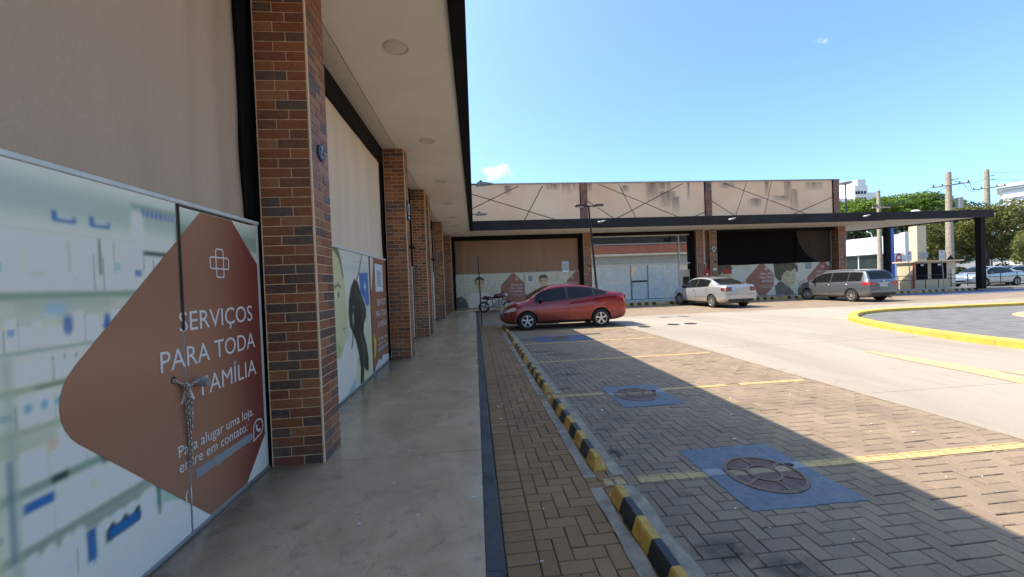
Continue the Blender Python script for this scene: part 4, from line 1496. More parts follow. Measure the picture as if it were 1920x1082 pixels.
# small dry litter blown along the paving
V, F = [], []
for i in range(150):
    if i < 110:
        x, y = random.uniform(.02, 4.7), random.uniform(1.6, 9) ** 1.0
        z = .004 if x > .115 else .066
    else:
        x, y, z = random.uniform(-1.25, -.02), random.uniform(2.0, 9), .0615
    s_ = random.choice([.006, .008, .010, .013, .018]) * random.uniform(.7, 1.2)
    a = random.uniform(0, 6.28)
    n = len(V)
    for k in range(5):
        th = a + 2 * math.pi * k / 5
        V.append((x + s_ * math.cos(th), y + s_ * .6 * math.sin(th), z + random.uniform(0, .004)))
    F.append(tuple(range(n, n + 5)))
o = add('litter', V, F, 'print_white')
o['kind'] = 'stuff'
V, F = [], []
for i in range(420):
    x = random.choice([.110, .110, .114, .30, .80, .892])
    y = random.uniform(1.2, 9)
    if math.sin(y * 3.1 + x * 9) + .6 * math.sin(y * 11) < .55:
        continue
    for k in range(3):
        h, a = random.uniform(.008, .024), random.uniform(0, 6.28)
        n = len(V)
        V += [(x - .002, y, .0), (x + .002, y + .002, .0), (x + h * .6 * math.cos(a), y + h * .6 * math.sin(a), h)]
        F.append((n, n + 1, n + 2))
WEED = (V, F)
# ================================================================== far row of shops
WY = 23.5
fb = thing('shop_building', 'far shop row with beige panelled parapet and dark flat fascia', 'building', (11, 27, 0))
MB().box(-9, 24.28, 23.72, 33, 0, 7.4).build('wall', 'rough_plaster', fb)
MB().box(-1.9, 24.26, 23.66, 23.71, 0.1, 4.6).build('dark_backing', 'gap_black', fb)
MB().box(-1.9, 24.30, 23.44, 23.71, 4.9, 7.50).build('panel_backing', 'black_frame', fb)
MB().box(-1.95, 24.34, 23.30, 23.75, 7.585, 7.63, .006).build('coping', 'galvanised', fb)


def split_poly(polys, ax, az, bx, bz):
    out = []
    s = lambda p: (bx - ax) * (p[1] - az) - (bz - az) * (p[0] - ax)
    for pl in polys:
        A, B_ = [], []
        for p, q in zip(pl, pl[1:] + pl[:1]):
            sp, sq = s(p), s(q)
            (A if sp >= 0 else B_).append(p)
            if (sp >= 0) != (sq >= 0):
                t_ = sp / (sp - sq)
                c = (p[0] + t_ * (q[0] - p[0]), p[1] + t_ * (q[1] - p[1]))
                A.append(c)
                B_.append(c)
        for z in (A, B_):
            if len(z) >= 3:
                out.append(z)
    return out


def inset(pl, d):
    ar = sum(p[0] * q[1] - q[0] * p[1] for p, q in zip(pl, pl[1:] + pl[:1]))
    if ar < 0:
        pl = pl[::-1]
    poly = pl
    for p, q in zip(pl, pl[1:] + pl[:1]):
        dx, dz = q[0] - p[0], q[1] - p[1]
        L = math.hypot(dx, dz)
        if L < 1e-6:
            continue
        nx, nz = -dz / L, dx / L
        f = lambda r: (r[0] - p[0]) * nx + (r[1] - p[1]) * nz - d
        new = []
        for r, s_ in zip(poly, poly[1:] + poly[:1]):
            if f(r) >= 0:
                new.append(r)
            if (f(r) >= 0) != (f(s_) >= 0):
                t_ = f(r) / (f(r) - f(s_))
                new.append((r[0] + t_ * (s_[0] - r[0]), r[1] + t_ * (s_[1] - r[1])))
        poly = new
        if len(poly) < 3:
            return []
    return poly


def facade(x0, x1, lines):
    polys = [[(x0, 4.80), (x1, 4.80), (x1, 7.58), (x0, 7.58)]]
    for l in lines:
        polys = split_poly(polys, *l)
    for pl in polys:
        q = inset(pl, .024)
        if len(q) >= 3:
            MB().prism(q, 23.385, 23.438, 'y').build('panel', 'parapet_plaster', fb)


facade(-1.85, 6.70, [(0.11, 6.19, 3.1, 7.58), (0.11, 6.99, 5.19, 5.35), (4.43, 7.57, 3.17, 5.38)])
facade(7.13, 14.86, [(7.71, 7.59, 11.92, 5.84), (9.17, 7.57, 10.27, 5.32), (8.93, 5.33, 11.95, 6.78), (7.18, 6.47, 8.88, 5.33), (14.04, 5.33, 14.87, 5.63)])
facade(15.31, 23.82, [(15.94, 7.57, 22.13, 5.29), (17.8, 7.59, 16.95, 5.33), (19.51, 7.56, 18.93, 5.3), (20.78, 5.29, 23.9, 6.48), (15.32, 6.35, 16.95, 5.33)])
for k, (a, c) in enumerate(((6.705, 7.125), (14.865, 15.305), (23.825, 24.275))):
    pp = MB().box(a, c, 23.33, 23.44, 4.8, 7.60).build('pilaster', 'grout', fb)
    pillar(None, a, c, 23.33, 23.44, 4.82, 7.58, ('-y',) if k < 2 else ('-y', '+x'), False, pp, trim=False)

wc = thing('canopy', 'flat canopy with dark grey fascia across the far shops', 'canopy', (12, 22, 4.45))
MB().box(0.014, 24.5, 20.70, 20.88, 4.45, 4.955, .006).build('fascia', 'fascia_grey', wc)
MB().box(-0.169, 24.5, 20.885, 23.40, 4.470, 4.80).build('soffit', 'soffit_plaster', wc)
MB().box(-0.169, 24.5, 20.885, 23.30, 4.81, 4.90).build('roof_sheet', 'roof_metal', wc)
for k, xx in enumerate([2.6, 5.3, 8.0, 10.8, 13.5, 16.3, 19.0, 21.8]):
    t_ = thing('ceiling_light', 'recessed round light over the far shops, %s from the inner corner' % ['first', 'second', 'third', 'fourth', 'fifth', 'sixth', 'seventh', 'eighth'][k], 'ceiling light', (xx, 22.1, 4.46), 0, 'round lights over the far shops')
    smooth_angle(MB().lathe([(.150, 0.01), (.152, -.006), (.140, -.010), (.130, -.004), (.130, 0.01)], (xx, 22.1, 4.468), 'z', 20).build('rim', 'lamp_rim', t_))
    smooth_angle(MB().lathe([(.128, 0.0), (.12, -.008), (0, -.010)], (xx, 22.1, 4.468), 'z', 20).build('lens', 'lamp_lens', t_))

struct(MB().box(-1.3, 26.0, 21.46, 23.66, -0.05, 0.10, .008).build('sidewalk', 'walkway_concrete'))
struct(MB().box(26.0, 34.4, 21.46, 23.9, -0.05, 0.10, .008).build('sidewalk', 'lane_concrete'))

pillar('slim brick pillar between the brown cloth shop and the glass shop', 6.70, 7.18, 23.0, 23.6, .1, 4.468, ('-y', '-x'), False)
pillar('brick pillar left of the white pipe and red box', 13.98, 14.43, 23.0, 23.6, .1, 4.468, ('-y', '-x'), False)
pillar('brick pillar with square blue plate, right of the white pipe', 14.88, 15.33, 23.0, 23.6, .1, 4.468, ('-y', '-x'), False)
pillar('brick pillar at the right end of the far shops', 23.80, 24.30, 23.0, 23.6, .1, 4.468, ('-y', '-x', '+x'), False)
pillar(None, 14.431, 14.879, 23.3, 23.6, .1, 4.468, ('-y',), False, fb, trim=False)
MB().box(6.5, 6.69, 23.3, 23.6, .1, 4.25).build('side_frame', 'black_frame', fb)
MB().box(-1.28, 6.69, 23.28, 23.6, 4.25, 4.468, .004).build('lintel', 'black_frame', fb)
MB().box(7.19, 13.97, 23.28, 23.6, 4.27, 4.468, .004).build('lintel', 'black_frame', fb)
MB().box(15.34, 23.79, 23.28, 23.6, 4.30, 4.468, .004).build('lintel', 'black_frame', fb)
MB().box(-1.29, -1.16, 23.3, 23.6, .1, 4.25).build('side_frame', 'black_frame', fb)
MB().box(13.80, 13.97, 23.2, 23.6, .1, 4.26).build('side_frame', 'black_frame', fb)

t_ = thing('water_pipe', 'white water pipe between the two far brick pillars', 'pipe', (14.65, 23.2, 1.5))
smooth_angle(MB().tube([(14.62, 23.22, 2.3), (14.62, 23.22, 4.46)], .035, 10).build('pipe_run', 'white_metal', t_))
MB().tube([(14.50, 23.24, 1.95), (14.50, 23.24, 2.6)], .022, 8).build('side_pipe', 'white_metal', t_)
MB().tube([(14.70, 23.24, 1.95), (14.70, 23.24, 2.4)], .022, 8).build('side_pipe', 'white_metal', t_)
t_ = thing('hydrant_cupboard', 'red hydrant cupboard between the two far brick pillars', 'hydrant cupboard', (14.65, 23.15, .9))
MB().box(14.445, 14.865, 23.05, 23.28, .75, 1.95, .01).build('cabinet_body', 'red_box', t_)
MB().box(14.47, 14.84, 23.035, 23.05, .80, 1.90, .006).build('cabinet_door', 'red_box', t_)
for xx in (14.5, 14.80):
    MB().box(xx - .07, xx + .07, 23.2, 23.28, 1.96, 2.20, .006).build('valve_box', 'red_box', t_)
MB().box(14.60, 14.72, 23.03, 23.036, 1.55, 1.70).build('notice', 'plate_white', t_)
t_ = thing('number_plate', 'square blue plate with white ring on the far brick pillar', 'number plate', (15.1, 22.98, 3.2), 0, 'blue plates on the pillars')
MB().box(14.93, 15.29, 22.97, 22.99, 3.0, 3.44, .004).build('sheet', 'plate_blue', t_)
smooth_angle(MB().lathe([(.145, 0), (.145, -.005), (.09, -.005), (.09, 0)], (15.11, 22.97, 3.25), 'y', 28).build('ring', 'plate_white', t_))
MB().box(15.0, 15.22, 22.965, 22.97, 3.04, 3.08).build('caption_bar', 'plate_white', t_)
for x_, lab in ((6.95, 'small lamp on the slim brick pillar left of the glass shop'), (15.1, 'small lamp on the brick pillar below the square blue plate'), (24.05, 'small lamp on the brick pillar at the far right end')):
    wall_lamp((x_, 22.99, 2.42), '-y', lab)
t_ = thing('notice_plate', 'small white notice on the pillar beside the red cupboard', 'notice', (15.1, 22.98, 2.0))
MB().box(15.02, 15.26, 22.975, 22.99, 1.86, 2.02, .003).build('sheet', 'plate_white', t_)
MB().box(15.05, 15.23, 22.972, 22.975, 1.91, 1.93).build('print_line', 'smear_grey', t_)

# --- first far shop: brown cloth over a hoarding
hung_cloth('brown shade cloth over the hoarding behind the red car', -1.15, 6.48, 2.17, 4.22, 23.50, '-y', 'shade_cloth_brown',
           [(.06, .02, .03, .01), (.09, .012, -.02, .01), (.93, .012, .03, .0), (.965, .012, -.02, 0), (.95, .02, .02, .01), (.5, .05, .012, .04), (.3, .03, .008, 0)], .03, wav=.0)


def pharm_print(U, V):
    k = Ink(U, V, (.58, .62, .58))
    n = rng.random((9, 90))
    for j in range(9):
        z = .25 + j * .21
        k.rect(-2, 8, z, z + .018, (.34, .40, .36), .8, .02)
        for i in range(90):
            x = -1.3 + i * .09
            c = [(.66, .70, .66), (.50, .58, .52), (.30, .44, .46), (.60, .60, .46), (.70, .73, .72)][int(n[j, i] * 5)]
            k.rect(x, x + .075, z + .025, z + .05 + .13 * ((n[j, i] * 7) % 1), c, .55, .02)
    for fx in (.28, 4.23):
        k.poly([(fx - .75, .1), (fx - .70, .75), (fx - .45, 1.05), (fx + .45, 1.05), (fx + .85, .70), (fx + .9, .1)], (.72, .73, .74), 1, .06)
        k.poly([(fx - .10, 1.25), (fx + .12, 1.25), (fx + .05, .80), (fx - .02, .80)], (.45, .50, .42), .9, .03)
        k.oval(fx, 1.58, .24, .36, (.52, .40, .26), 1, .12)
        k.oval(fx + .07, 1.52, .15, .26, (.60, .49, .34), .8, .4)
        k.poly([(fx - .27, 1.55), (fx - .28, 1.86), (fx - .12, 2.0), (fx + .12, 2.0), (fx + .27, 1.88), (fx + .27, 1.6), (fx + .22, 1.78), (fx - .18, 1.82), (fx - .22, 1.6)], (.05, .045, .04), 1, .035)
        k.line([(fx - .15, 1.64), (fx - .04, 1.645)], .018, (.10, .07, .05), .9)
        k.line([(fx + .06, 1.645), (fx + .18, 1.64)], .018, (.10, .07, .05), .9)
        k.oval(fx - .09, 1.585, .03, .018, (.08, .06, .05), .9, .5)
        k.oval(fx + .12, 1.585, .03, .018, (.08, .06, .05), .9, .5)
        k.line([(fx + .02, 1.58), (fx + .045, 1.47)], .014, (.38, .26, .16), .7)
        k.line([(fx - .06, 1.36), (fx + .10, 1.36)], .016, (.36, .18, .13), .8)
        dx = fx - 1.15
        k.poly([(dx - .75, .1), (dx - .55, .45), (dx - .25, .80), (dx + .05, .84), (dx + .30, .62), (dx + .40, .35), (dx + .45, .1)], (.07, .075, .075), .95, .06)
        k.oval(dx - .02, .60, .09, .07, (.22, .24, .23), .8, .5)
    return k.grain(.05)


h4 = thing('hoarding', 'far printed hoarding with a man in white between medicine shelves', 'hoarding', (2.7, WY, .1))
MB().box(-1.15, 6.50, 23.53, 23.6, .12, 2.16).build('board', 'white_metal', h4)
printed('print', -1.15, 6.50, .13, 2.16, 23.525, '-y', .026, pharm_print, h4)
MB().box(-1.15, 6.50, 23.47, 23.53, 2.162, 2.19).build('top_rail', 'rail_white', h4)


def small_text(t_, words, x_right, w_, z_top, cap, plane, gap=1.55):
    for i, s_ in enumerate(words):
        L = w_ * len(s_) / max(len(q) for q in words)
        lettering(s_, x_right - L, x_right, z_top - i * cap * gap - cap, cap, plane, '-y', 'print_white', t_)


for cx, hi in ((2.72, 2.72 + .30), (6.62, 6.46)):
    lo = cx - 1.15
    decal(diamond(2.35 if cx < 4 else 6.35, 1.08, 1.14, .16, lo, hi if cx < 4 else 6.46, .14, 2.155), 23.524, '-y', 'print_rose', h4, 'brown_diamond')
    r_ = 2.92 if cx < 4 else 6.42
    small_text(h4, ['SERVIÇOS', 'PARA TODA', 'A FAMÍLIA'], r_, .82, 1.50, .125, 23.520)
    small_text(h4, ['Para alugar uma loja,', 'entre em contato:'], r_, .72, .88, .06, 23.520)
    ex = r_ - .35
    frame_ring(ex, 1.78, .10, .045, .014, 23.520, '-y', 'print_white', h4)
    frame_ring(ex, 1.78, .045, .10, .014, 23.519, '-y', 'print_white', h4)
# notice paper with a dark print, and the door line
decal([(3.2, 1.52), (3.62, 1.52), (3.62, 2.05), (3.2, 2.05)], 23.523, '-y', 'print_white', h4, 'paper_notice')
decal([(3.28, 1.62), (3.55, 1.62), (3.55, 1.98), (3.28, 1.98)], 23.521, '-y', 'sign_grey', h4, 'print_block')
MB().box(3.03, 3.05, 23.515, 23.53, .14, 2.15).build('door_gap', 'gap_black', h4)

# --- second far shop: glass front with papers stuck inside
sf = thing('glass_shopfront', 'glass shop front with pale patterned papers behind its lower panes', 'shop front', (10.6, WY, .1))
for a, c, z0, z1 in ((7.24, 13.02, 2.47, 4.20), (13.10, 13.78, 2.47, 4.20), (7.24, 9.82, .22, 2.38), (9.87, 10.93, .22, 2.38), (10.98, 13.02, .22, 2.38), (13.10, 13.78, .22, 2.38)):
    MB().box(a, c, 23.50, 23.52, z0, z1).build('pane', 'shop_glass', sf)
MB().box(7.19, 13.80, 23.44, 23.55, 2.385, 2.465, .004).build('transom', 'rail_white', sf)
MB().box(7.19, 13.80, 23.44, 23.55, 4.205, 4.265, .004).build('head_rail', 'rail_white', sf)
MB().box(13.03, 13.09, 23.44, 23.55, .16, 4.20, .004).build('mullion', 'rail_white', sf)
for xx in (9.83, 10.94):
    MB().box(xx, xx + .035, 23.46, 23.54, .16, 2.38, .004).build('mullion', 'galvanised', sf)
MB().box(7.19, 13.80, 23.42, 23.56, .102, .20, .004).build('sill', 'rail_white', sf)
MB().box(9.90, 10.90, 23.484, 23.498, 1.30, 1.42).build('door_band', 'plate_blue', sf)
MB().tube([(9.96, 23.44, .95), (9.96, 23.44, 1.25)], .018, 8).build('door_handle', 'galvanised', sf)
PP = 23.494
for pts, mt in (([(7.45, .24), (9.80, .24), (9.80, 1.45), (8.9, 1.30), (8.72, 1.32), (7.45, 1.42)], 'paper_pattern'), ([(7.36, 1.40), (8.75, 1.36), (8.75, 2.22), (7.55, 2.30)], 'paper_pattern'),
                ([(8.78, 1.34), (9.80, 1.44), (9.80, 2.30), (8.72, 2.33)], 'paper_pattern'), ([(9.90, .24), (10.91, .24), (10.91, 2.35), (10.35, 2.35), (9.92, 1.62)], 'paper_blue'),
                ([(10.99, .24), (12.0, .24), (12.25, .9), (12.15, 1.95), (10.99, 1.95)], 'paper_blue'), ([(12.02, .24), (13.01, .24), (13.01, 2.36), (12.2, 2.36), (12.27, .9)], 'paper_pattern'),
                ([(11.0, 1.97), (12.13, 1.97), (12.1, 2.36), (11.0, 2.36)], 'paper_pattern'), ([(13.12, .24), (13.76, .24), (13.76, 2.0), (13.12, 2.0)], 'shade_cloth_pale')):
    decal(pts, PP, '-y', mt, sf, 'paper_sheet', .002)
MB().box(13.3, 13.7, 23.47, 23.494, .75, 1.55).build('shutter_grille', 'net_cloth', sf)

# --- third far shop: black cloth, brownish net, hoarding with a boy
hung_cloth('big black cloth hung over the shop behind the silver car', 15.36, 21.25, 2.18, 4.36, 23.46, '-y', 'black_cloth', [(.3, .03, .01, .02), (.7, .03, .012, 0), (.93, .02, .05, -.1), (.97, .015, -.03, -.1)], .03, 'dark cloths on the third far shop', 'black_cloth')
m = MB()
crv = [(21.20, 4.36), (21.26, 3.9), (21.42, 3.4), (21.75, 2.9), (22.2, 2.5), (22.75, 2.2), (21.2, 2.2)]
for (p, q) in zip(crv[:-2], crv[1:-1]):
    m.poly([(21.15, 23.43, p[1]), (p[0], 23.47, p[1]), (q[0], 23.47, q[1]), (21.15, 23.43, q[1])])
o = m.build('black_cloth', 'black_cloth')
o.modifiers.new('thickness', 'SOLIDIFY').thickness = .01
tag(based(o), 'loose curved corner of the black cloth sagging over brown netting', 'shade cloth', 'dark cloths on the third far shop')
hung_cloth('brownish see-through netting at the right of the black cloth', 21.2, 23.62, 2.18, 4.30, 23.51, '-y', 'net_cloth', [(.3, .06, .02, .1), (.6, .05, .02, -.1)], .02, 'dark cloths on the third far shop', 'shade_net')
MB().box(23.63, 23.68, 23.40, 23.5, .12, 4.2).build('steel_post', 'galvanised', fb)


def boy_print(U, V):
    k = Ink(U, V, (.56, .61, .62))
    k.rect(14, 25, .1, .6, (.50, .56, .56), .6, .2)
    for ox in (19.6, 15.05):
        sk, sh, hr = (.50, .49, .36), (.33, .32, .22), (.075, .065, .055)
        k.poly([(ox + .1, .13), (ox + .05, .70), (ox + .35, .98), (ox + .75, 1.05), (ox + 1.2, .62), (ox + 1.45, .13)], (.10, .10, .11), 1, .04)
        for i in range(60):
            k.oval(ox + .15 + 1.15 * rng.random(), .15 + .6 * rng.random(), .03, .02, (.26, .27, .28), .5, .8)
        k.poly([(ox + .55, 1.0), (ox + 1.0, .70), (ox + 1.35, .30), (ox + 1.60, .2), (ox + 1.7, .45), (ox + 1.5, .75), (ox + 1.1, 1.0)], (.50, .56, .56), 1, .04)
        k.poly([(ox + .45, 1.75), (ox + .95, 1.90), (ox + 1.40, 1.85), (ox + 1.55, 1.60), (ox + 1.56, 1.30), (ox + 1.62, 1.12), (ox + 1.52, .98), (ox + 1.48, .78), (ox + 1.15, .60), (ox + .85, .72), (ox + .58, 1.05)], sk, 1, .04)
        k.poly([(ox + .58, 1.25), (ox + .85, .76), (ox + 1.1, .62), (ox + .95, .95), (ox + .75, 1.25)], sh, .7, .06)
        k.poly([(ox - .02, 2.2), (ox + 1.50, 2.2), (ox + 1.72, 1.95), (ox + 1.70, 1.55), (ox + 1.58, 1.62), (ox + 1.50, 1.82), (ox + 1.20, 1.62), (ox + .98, 1.70), (ox + .70, 1.55), (ox + .62, 1.20), (ox + .48, 1.02), (ox + .30, 1.05), (ox + .05, 1.35)], hr, 1, .04)
        k.line([(ox + .60, 2.0), (ox + .90, 1.75)], .04, (.17, .15, .13), .6)
        k.line([(ox + 1.0, 2.1), (ox + 1.25, 1.8)], .04, (.17, .15, .13), .6)
        k.line([(ox + .82, 1.40), (ox + .95, 1.33), (ox + 1.10, 1.38)], .025, (.09, .08, .06), .9)
        k.line([(ox + 1.35, 1.38), (ox + 1.46, 1.42)], .022, (.09, .08, .06), .9)
        k.line([(ox + .78, 1.52), (ox + 1.05, 1.53)], .03, (.14, .12, .09), .8)
        k.line([(ox + 1.30, 1.36), (ox + 1.36, 1.14), (ox + 1.26, 1.10)], .02, sh, .8)
        k.line([(ox + 1.12, .90), (ox + 1.30, .86), (ox + 1.44, .92)], .025, (.30, .19, .14), .9)
        k.oval(ox + .60, 1.28, .07, .12, sk, .9, .3)
        for i in range(22):
            k.oval(ox + 1.75 + .5 * rng.random(), .3 + .6 * rng.random(), .07, .05, [(.20, .27, .12), (.34, .40, .22), (.12, .17, .08)][i % 3], .8, .6)
        k.poly([(ox + 1.75, .95), (ox + 2.5, 1.12), (ox + 2.5, 1.0), (ox + 1.9, .82)], (.40, .43, .30), .8, .04)
    for i in range(16):
        k.oval(17.2 + .35 * rng.random(), .4 + .35 * rng.random(), .06, .05, [(.22, .27, .12), (.10, .13, .08)][i % 2], .8, .6)
    return k.grain(.04)


h5 = thing('hoarding', 'far printed hoarding with a thoughtful boy and brown diamonds', 'hoarding', (19.6, WY, .1))
MB().box(15.36, 23.62, 23.53, 23.6, .12, 2.20).build('board', 'white_metal', h5)
printed('print', 15.36, 23.62, .13, 2.20, 23.525, '-y', .026, boy_print, h5)
for cx, lo, hi in ((18.75, 17.5, 19.57), (23.1, 21.8, 23.60)):
    decal(diamond(cx, 1.12, 1.22, .2, lo, hi, .14, 2.195), 23.524, '-y', 'print_rose', h5, 'brown_diamond')
    r_ = 19.50 if cx < 20 else 23.55
    small_text(h5, ['PARA UMA', 'VIDA MAIS', 'SIMPLES'], r_, .95, 1.62, .155, 23.520)
    small_text(h5, ['Para alugar uma loja,', 'entre em contato:'], r_, .95, .80, .075, 23.520)
    frame_ring(r_ - .45, 1.87, .12, .05, .018, 23.520, '-y', 'print_white', h5)
    frame_ring(r_ - .45, 1.87, .05, .07, .018, 23.519, '-y', 'print_white', h5)
decal([(16.05, 1.62), (16.62, 1.62), (16.62, 1.93), (16.05, 1.93)], 23.522, '-y', 'red_box', h5, 'red_sticker')
decal([(16.65, 1.62), (16.84, 1.62), (16.84, 1.92), (16.65, 1.92)], 23.522, '-y', 'print_white', h5, 'white_sticker')
for z in (1.86, 2.0):
    MB().box(17.45, 17.85, 23.521, 23.524, z, z + .03).build('print_line', 'smear_grey', h5)
decal([(21.85, 1.75), (22.3, 1.75), (22.3, 2.12), (21.85, 2.12)], 23.522, '-y', 'sign_grey', h5, 'notice_print')

# ------------------------------------------------------------------ lamps on the fascias
def canopy_lamp(loc, side, label):
    t_ = thing('canopy_lamp', label, 'flood lamp', loc, 0, 'lamps on the canopy edges')
    p = Vector(loc)
    d = Vector((1, 0, 0)) if side == '+x' else Vector((0, -1, 0))
    MB().tube([p, p + d * .16], .018, 8).build('arm', 'dark_metal', t_)
    if side == '+x':
        c = p + d * .34
        m = MB()
        m.prism([(c.x - .2, c.z - .055), (c.x + .30, c.z - .015), (c.x + .32, c.z), (c.x + .05, c.z + .045), (c.x - .16, c.z + .04)], c.y - .10, c.y + .10, 'y')
        m.build('shade', 'sign_grey', t_)
        smooth_angle(MB().ball((c.x - .05, c.y, c.z + .075), (.05, .05, .05)).build('sensor', 'dark_metal', t_))
        MB().box(c.x - .12, c.x + .18, c.y - .07, c.y + .07, c.z - .058, c.z - .05).build('lens', 'lamp_lens', t_)
    else:
        c = p + d * .26
        smooth_angle(MB().ball((c.x, c.y, c.z), (.12, .16, .06), 14).build('shade', 'galvanised', t_))
        MB().tube([c + Vector((.1, 0, .03)), c + Vector((.36, .05, .10))], [.05, .008], 8).build('fin', 'white_metal', t_)
    return t_


canopy_lamp((.012, 12.1, 4.70), '+x', 'nearer grey lamp sticking out of the left canopy edge')
canopy_lamp((.012, 17.3, 4.70), '+x', 'farther grey lamp sticking out of the left canopy edge')
canopy_lamp((6.9, 20.70, 4.70), '-y', 'white lamp on the dark fascia beside the lamp post')
canopy_lamp((14.5, 20.70, 4.68), '-y', 'white lamp on the dark fascia above the silver car')
canopy_lamp((22.9, 20.70, 4.68), '-y', 'white lamp on the dark fascia above the grey car')

# ------------------------------------------------------------------ poles and signs in the lot
t_ = thing('lamp_post', 'thin dark lamp post with two flat lamps behind the red car', 'lamp post', (5.12, 15.6, 0))
smooth_angle(MB().tube([(5.12, 15.6, 0), (5.12, 15.6, .02), (4.80, 15.55, 4.60)], [.05, .05, .035], 10).build('pole', 'dark_metal', t_))
MB().box(5.0, 5.24, 15.48, 15.72, 0, .025, .005).build('base_plate', 'dark_metal', t_)
MB().box(4.62, 5.10, 15.52, 15.58, 4.60, 4.64).build('cross_arm', 'dark_metal', t_)
for x0, x1 in ((4.26, 4.64), (5.06, 5.40)):
    h_ = MB().box(x0, x1, 15.42, 15.68, 4.605, 4.68, .012).build('lamp_head', 'dark_metal', t_)
    for i in range(3):
        xx = x0 + .05 + i * (x1 - x0 - .1) / 3
        MB().box(xx, xx + .07, 15.44, 15.66, 4.588, 4.604).build('lens', 'white_metal', h_)

t_ = thing('bicycle_sign', 'grey bicycle parking sign on a post behind the red car', 'sign', (4.45, 18.5, 0))
MB().tube([(4.47, 18.5, 0), (4.44, 18.5, 2.45)], .025, 8).build('pole', 'galvanised', t_)
MB().box(4.26, 4.62, 18.46, 18.475, 1.98, 2.53, .004).build('sign_plate', 'sign_grey', t_)
for x_ in (4.36, 4.53):
    smooth_angle(MB().lathe([(.055, 0), (.055, -.004), (.040, -.004), (.040, 0)], (x_, 18.46, 2.38), 'y', 20).build('wheel_mark', 'plate_white', t_))
MB().tube([(4.36, 18.455, 2.38), (4.41, 18.455, 2.46), (4.50, 18.455, 2.46), (4.53, 18.455, 2.38)], .008, 6).build('frame_mark', 'plate_white', t_)
MB().tube([(4.41, 18.455, 2.46), (4.44, 18.455, 2.38), (4.50, 18.455, 2.46)], .008, 6).build('frame_mark', 'plate_white', t_)
MB().box(4.29, 4.59, 18.455, 18.46, 2.01, 2.07).build('caption_bar', 'plate_white', t_)

t_ = thing('marker_post', 'thin black post at the walkway kerb before the motorcycle', 'post', (.20, 14.7, 0))
MB().tube([(.20, 14.7, 0), (.155, 14.7, 2.62)], .022, 8).build('pole', 'dark_metal', t_)
MB().box(.168, .176, 14.54, 14.86, 2.05, 2.6).build('sign_plate', 'sign_grey', t_)

# ------------------------------------------------------------------ open canopy and what stands beneath it
oc = thing('canopy', 'open canopy on two black posts right of the far shops', 'canopy', (28, 23, 4.45))
MB().box(24.503, 31.9, 20.70, 20.88, 4.50, 4.955, .006).build('fascia', 'fascia_grey', oc)
MB().prism([(24.503, 20.885), (31.7, 20.885), (31.7, 21.3), (28.9, 26.9), (24.503, 27.9)], 4.56, 4.66, 'z').build('soffit', 'soffit_plaster', oc)
MB().prism([(31.702, 20.885), (31.9, 20.885), (31.9, 21.4), (29.0, 27.1), (24.503, 28.1), (24.503, 27.902), (28.9, 26.902), (31.702, 21.302)], 4.50, 4.955, 'z').build('fascia', 'fascia_black', oc)
MB().prism([(24.503, 20.885), (31.7, 20.885), (31.7, 21.3), (28.9, 26.9), (24.503, 27.9)], 4.67, 4.78, 'z').build('roof_sheet', 'roof_metal', oc)
MB().box(31.28, 31.62, 20.92, 21.22, .1, 4.56, .01).build('post', 'black_frame', oc)
MB().box(29.68, 29.98, 25.0, 25.3, -.05, 4.56, .01).build('post', 'black_frame', oc)
t_ = thing('roof_vent', 'small white roof vent on top of the open canopy', 'roof vent', (28.2, 23, 4.8))
smooth_angle(MB().ball((28.9, 22.6, 5.10), (.32, .32, .26), 14).build('dome', 'white_metal', t_))
smooth_angle(MB().lathe([(.2, 0), (.2, .3)], (28.9, 22.6, 4.79), 'z', 14).build('collar', 'galvanised', t_))

mat('kiosk_cream', (.58, .48, .33), .7, var=.08, scale=2)
kk = thing('kiosk', 'low cream kiosk with two black panels beneath the open canopy', 'kiosk', (33, 25.5, 0))
MB().box(31.75, 35.2, 25.0, 26.1, -.09, 1.92).build('wall', 'kiosk_cream', kk)
MB().box(31.60, 35.6, 24.75, 26.3, 1.921, 2.03, .01).build('roof_slab', 'kiosk_cream', kk)
for a, c in ((31.95, 32.85), (33.2, 34.4)):
    f_ = MB().box(a, c, 24.95, 25.0, .70, 1.84, .006).build('panel', 'black_cloth', kk)
    MB().box((a + c) / 2 - .12, (a + c) / 2 + .12, 24.945, 24.95, 1.66, 1.78).build('label_plate', 'plate_white', f_)
MB().box(31.70, 31.76, 24.93, 25.02, -.05, 1.9).build('red_edge', 'red_box', kk)
MB().box(34.75, 34.95, 24.9, 25.0, .35, 1.35).build('meter_box', 'white_metal', kk)
t_ = thing('gate_block', 'low cream wall left of the kiosk', 'wall', (30.4, 25.6, 0))
MB().box(29.6, 31.3, 26.4, 27, -.09, 1.35).build('wall', 'kiosk_cream', t_)
ct = thing('gate_tower', 'tall cream gate tower with a grey sign behind the kiosk', 'tower', (36, 28.5, 0))
MB().box(35.94, 36.78, 28, 28.6, -.09, 4.95).build('wall', 'kiosk_cream', ct)
MB().box(36.05, 36.85, 27.94, 27.99, 2.35, 2.80, .004).build('sign_plate', 'sign_grey', ct)

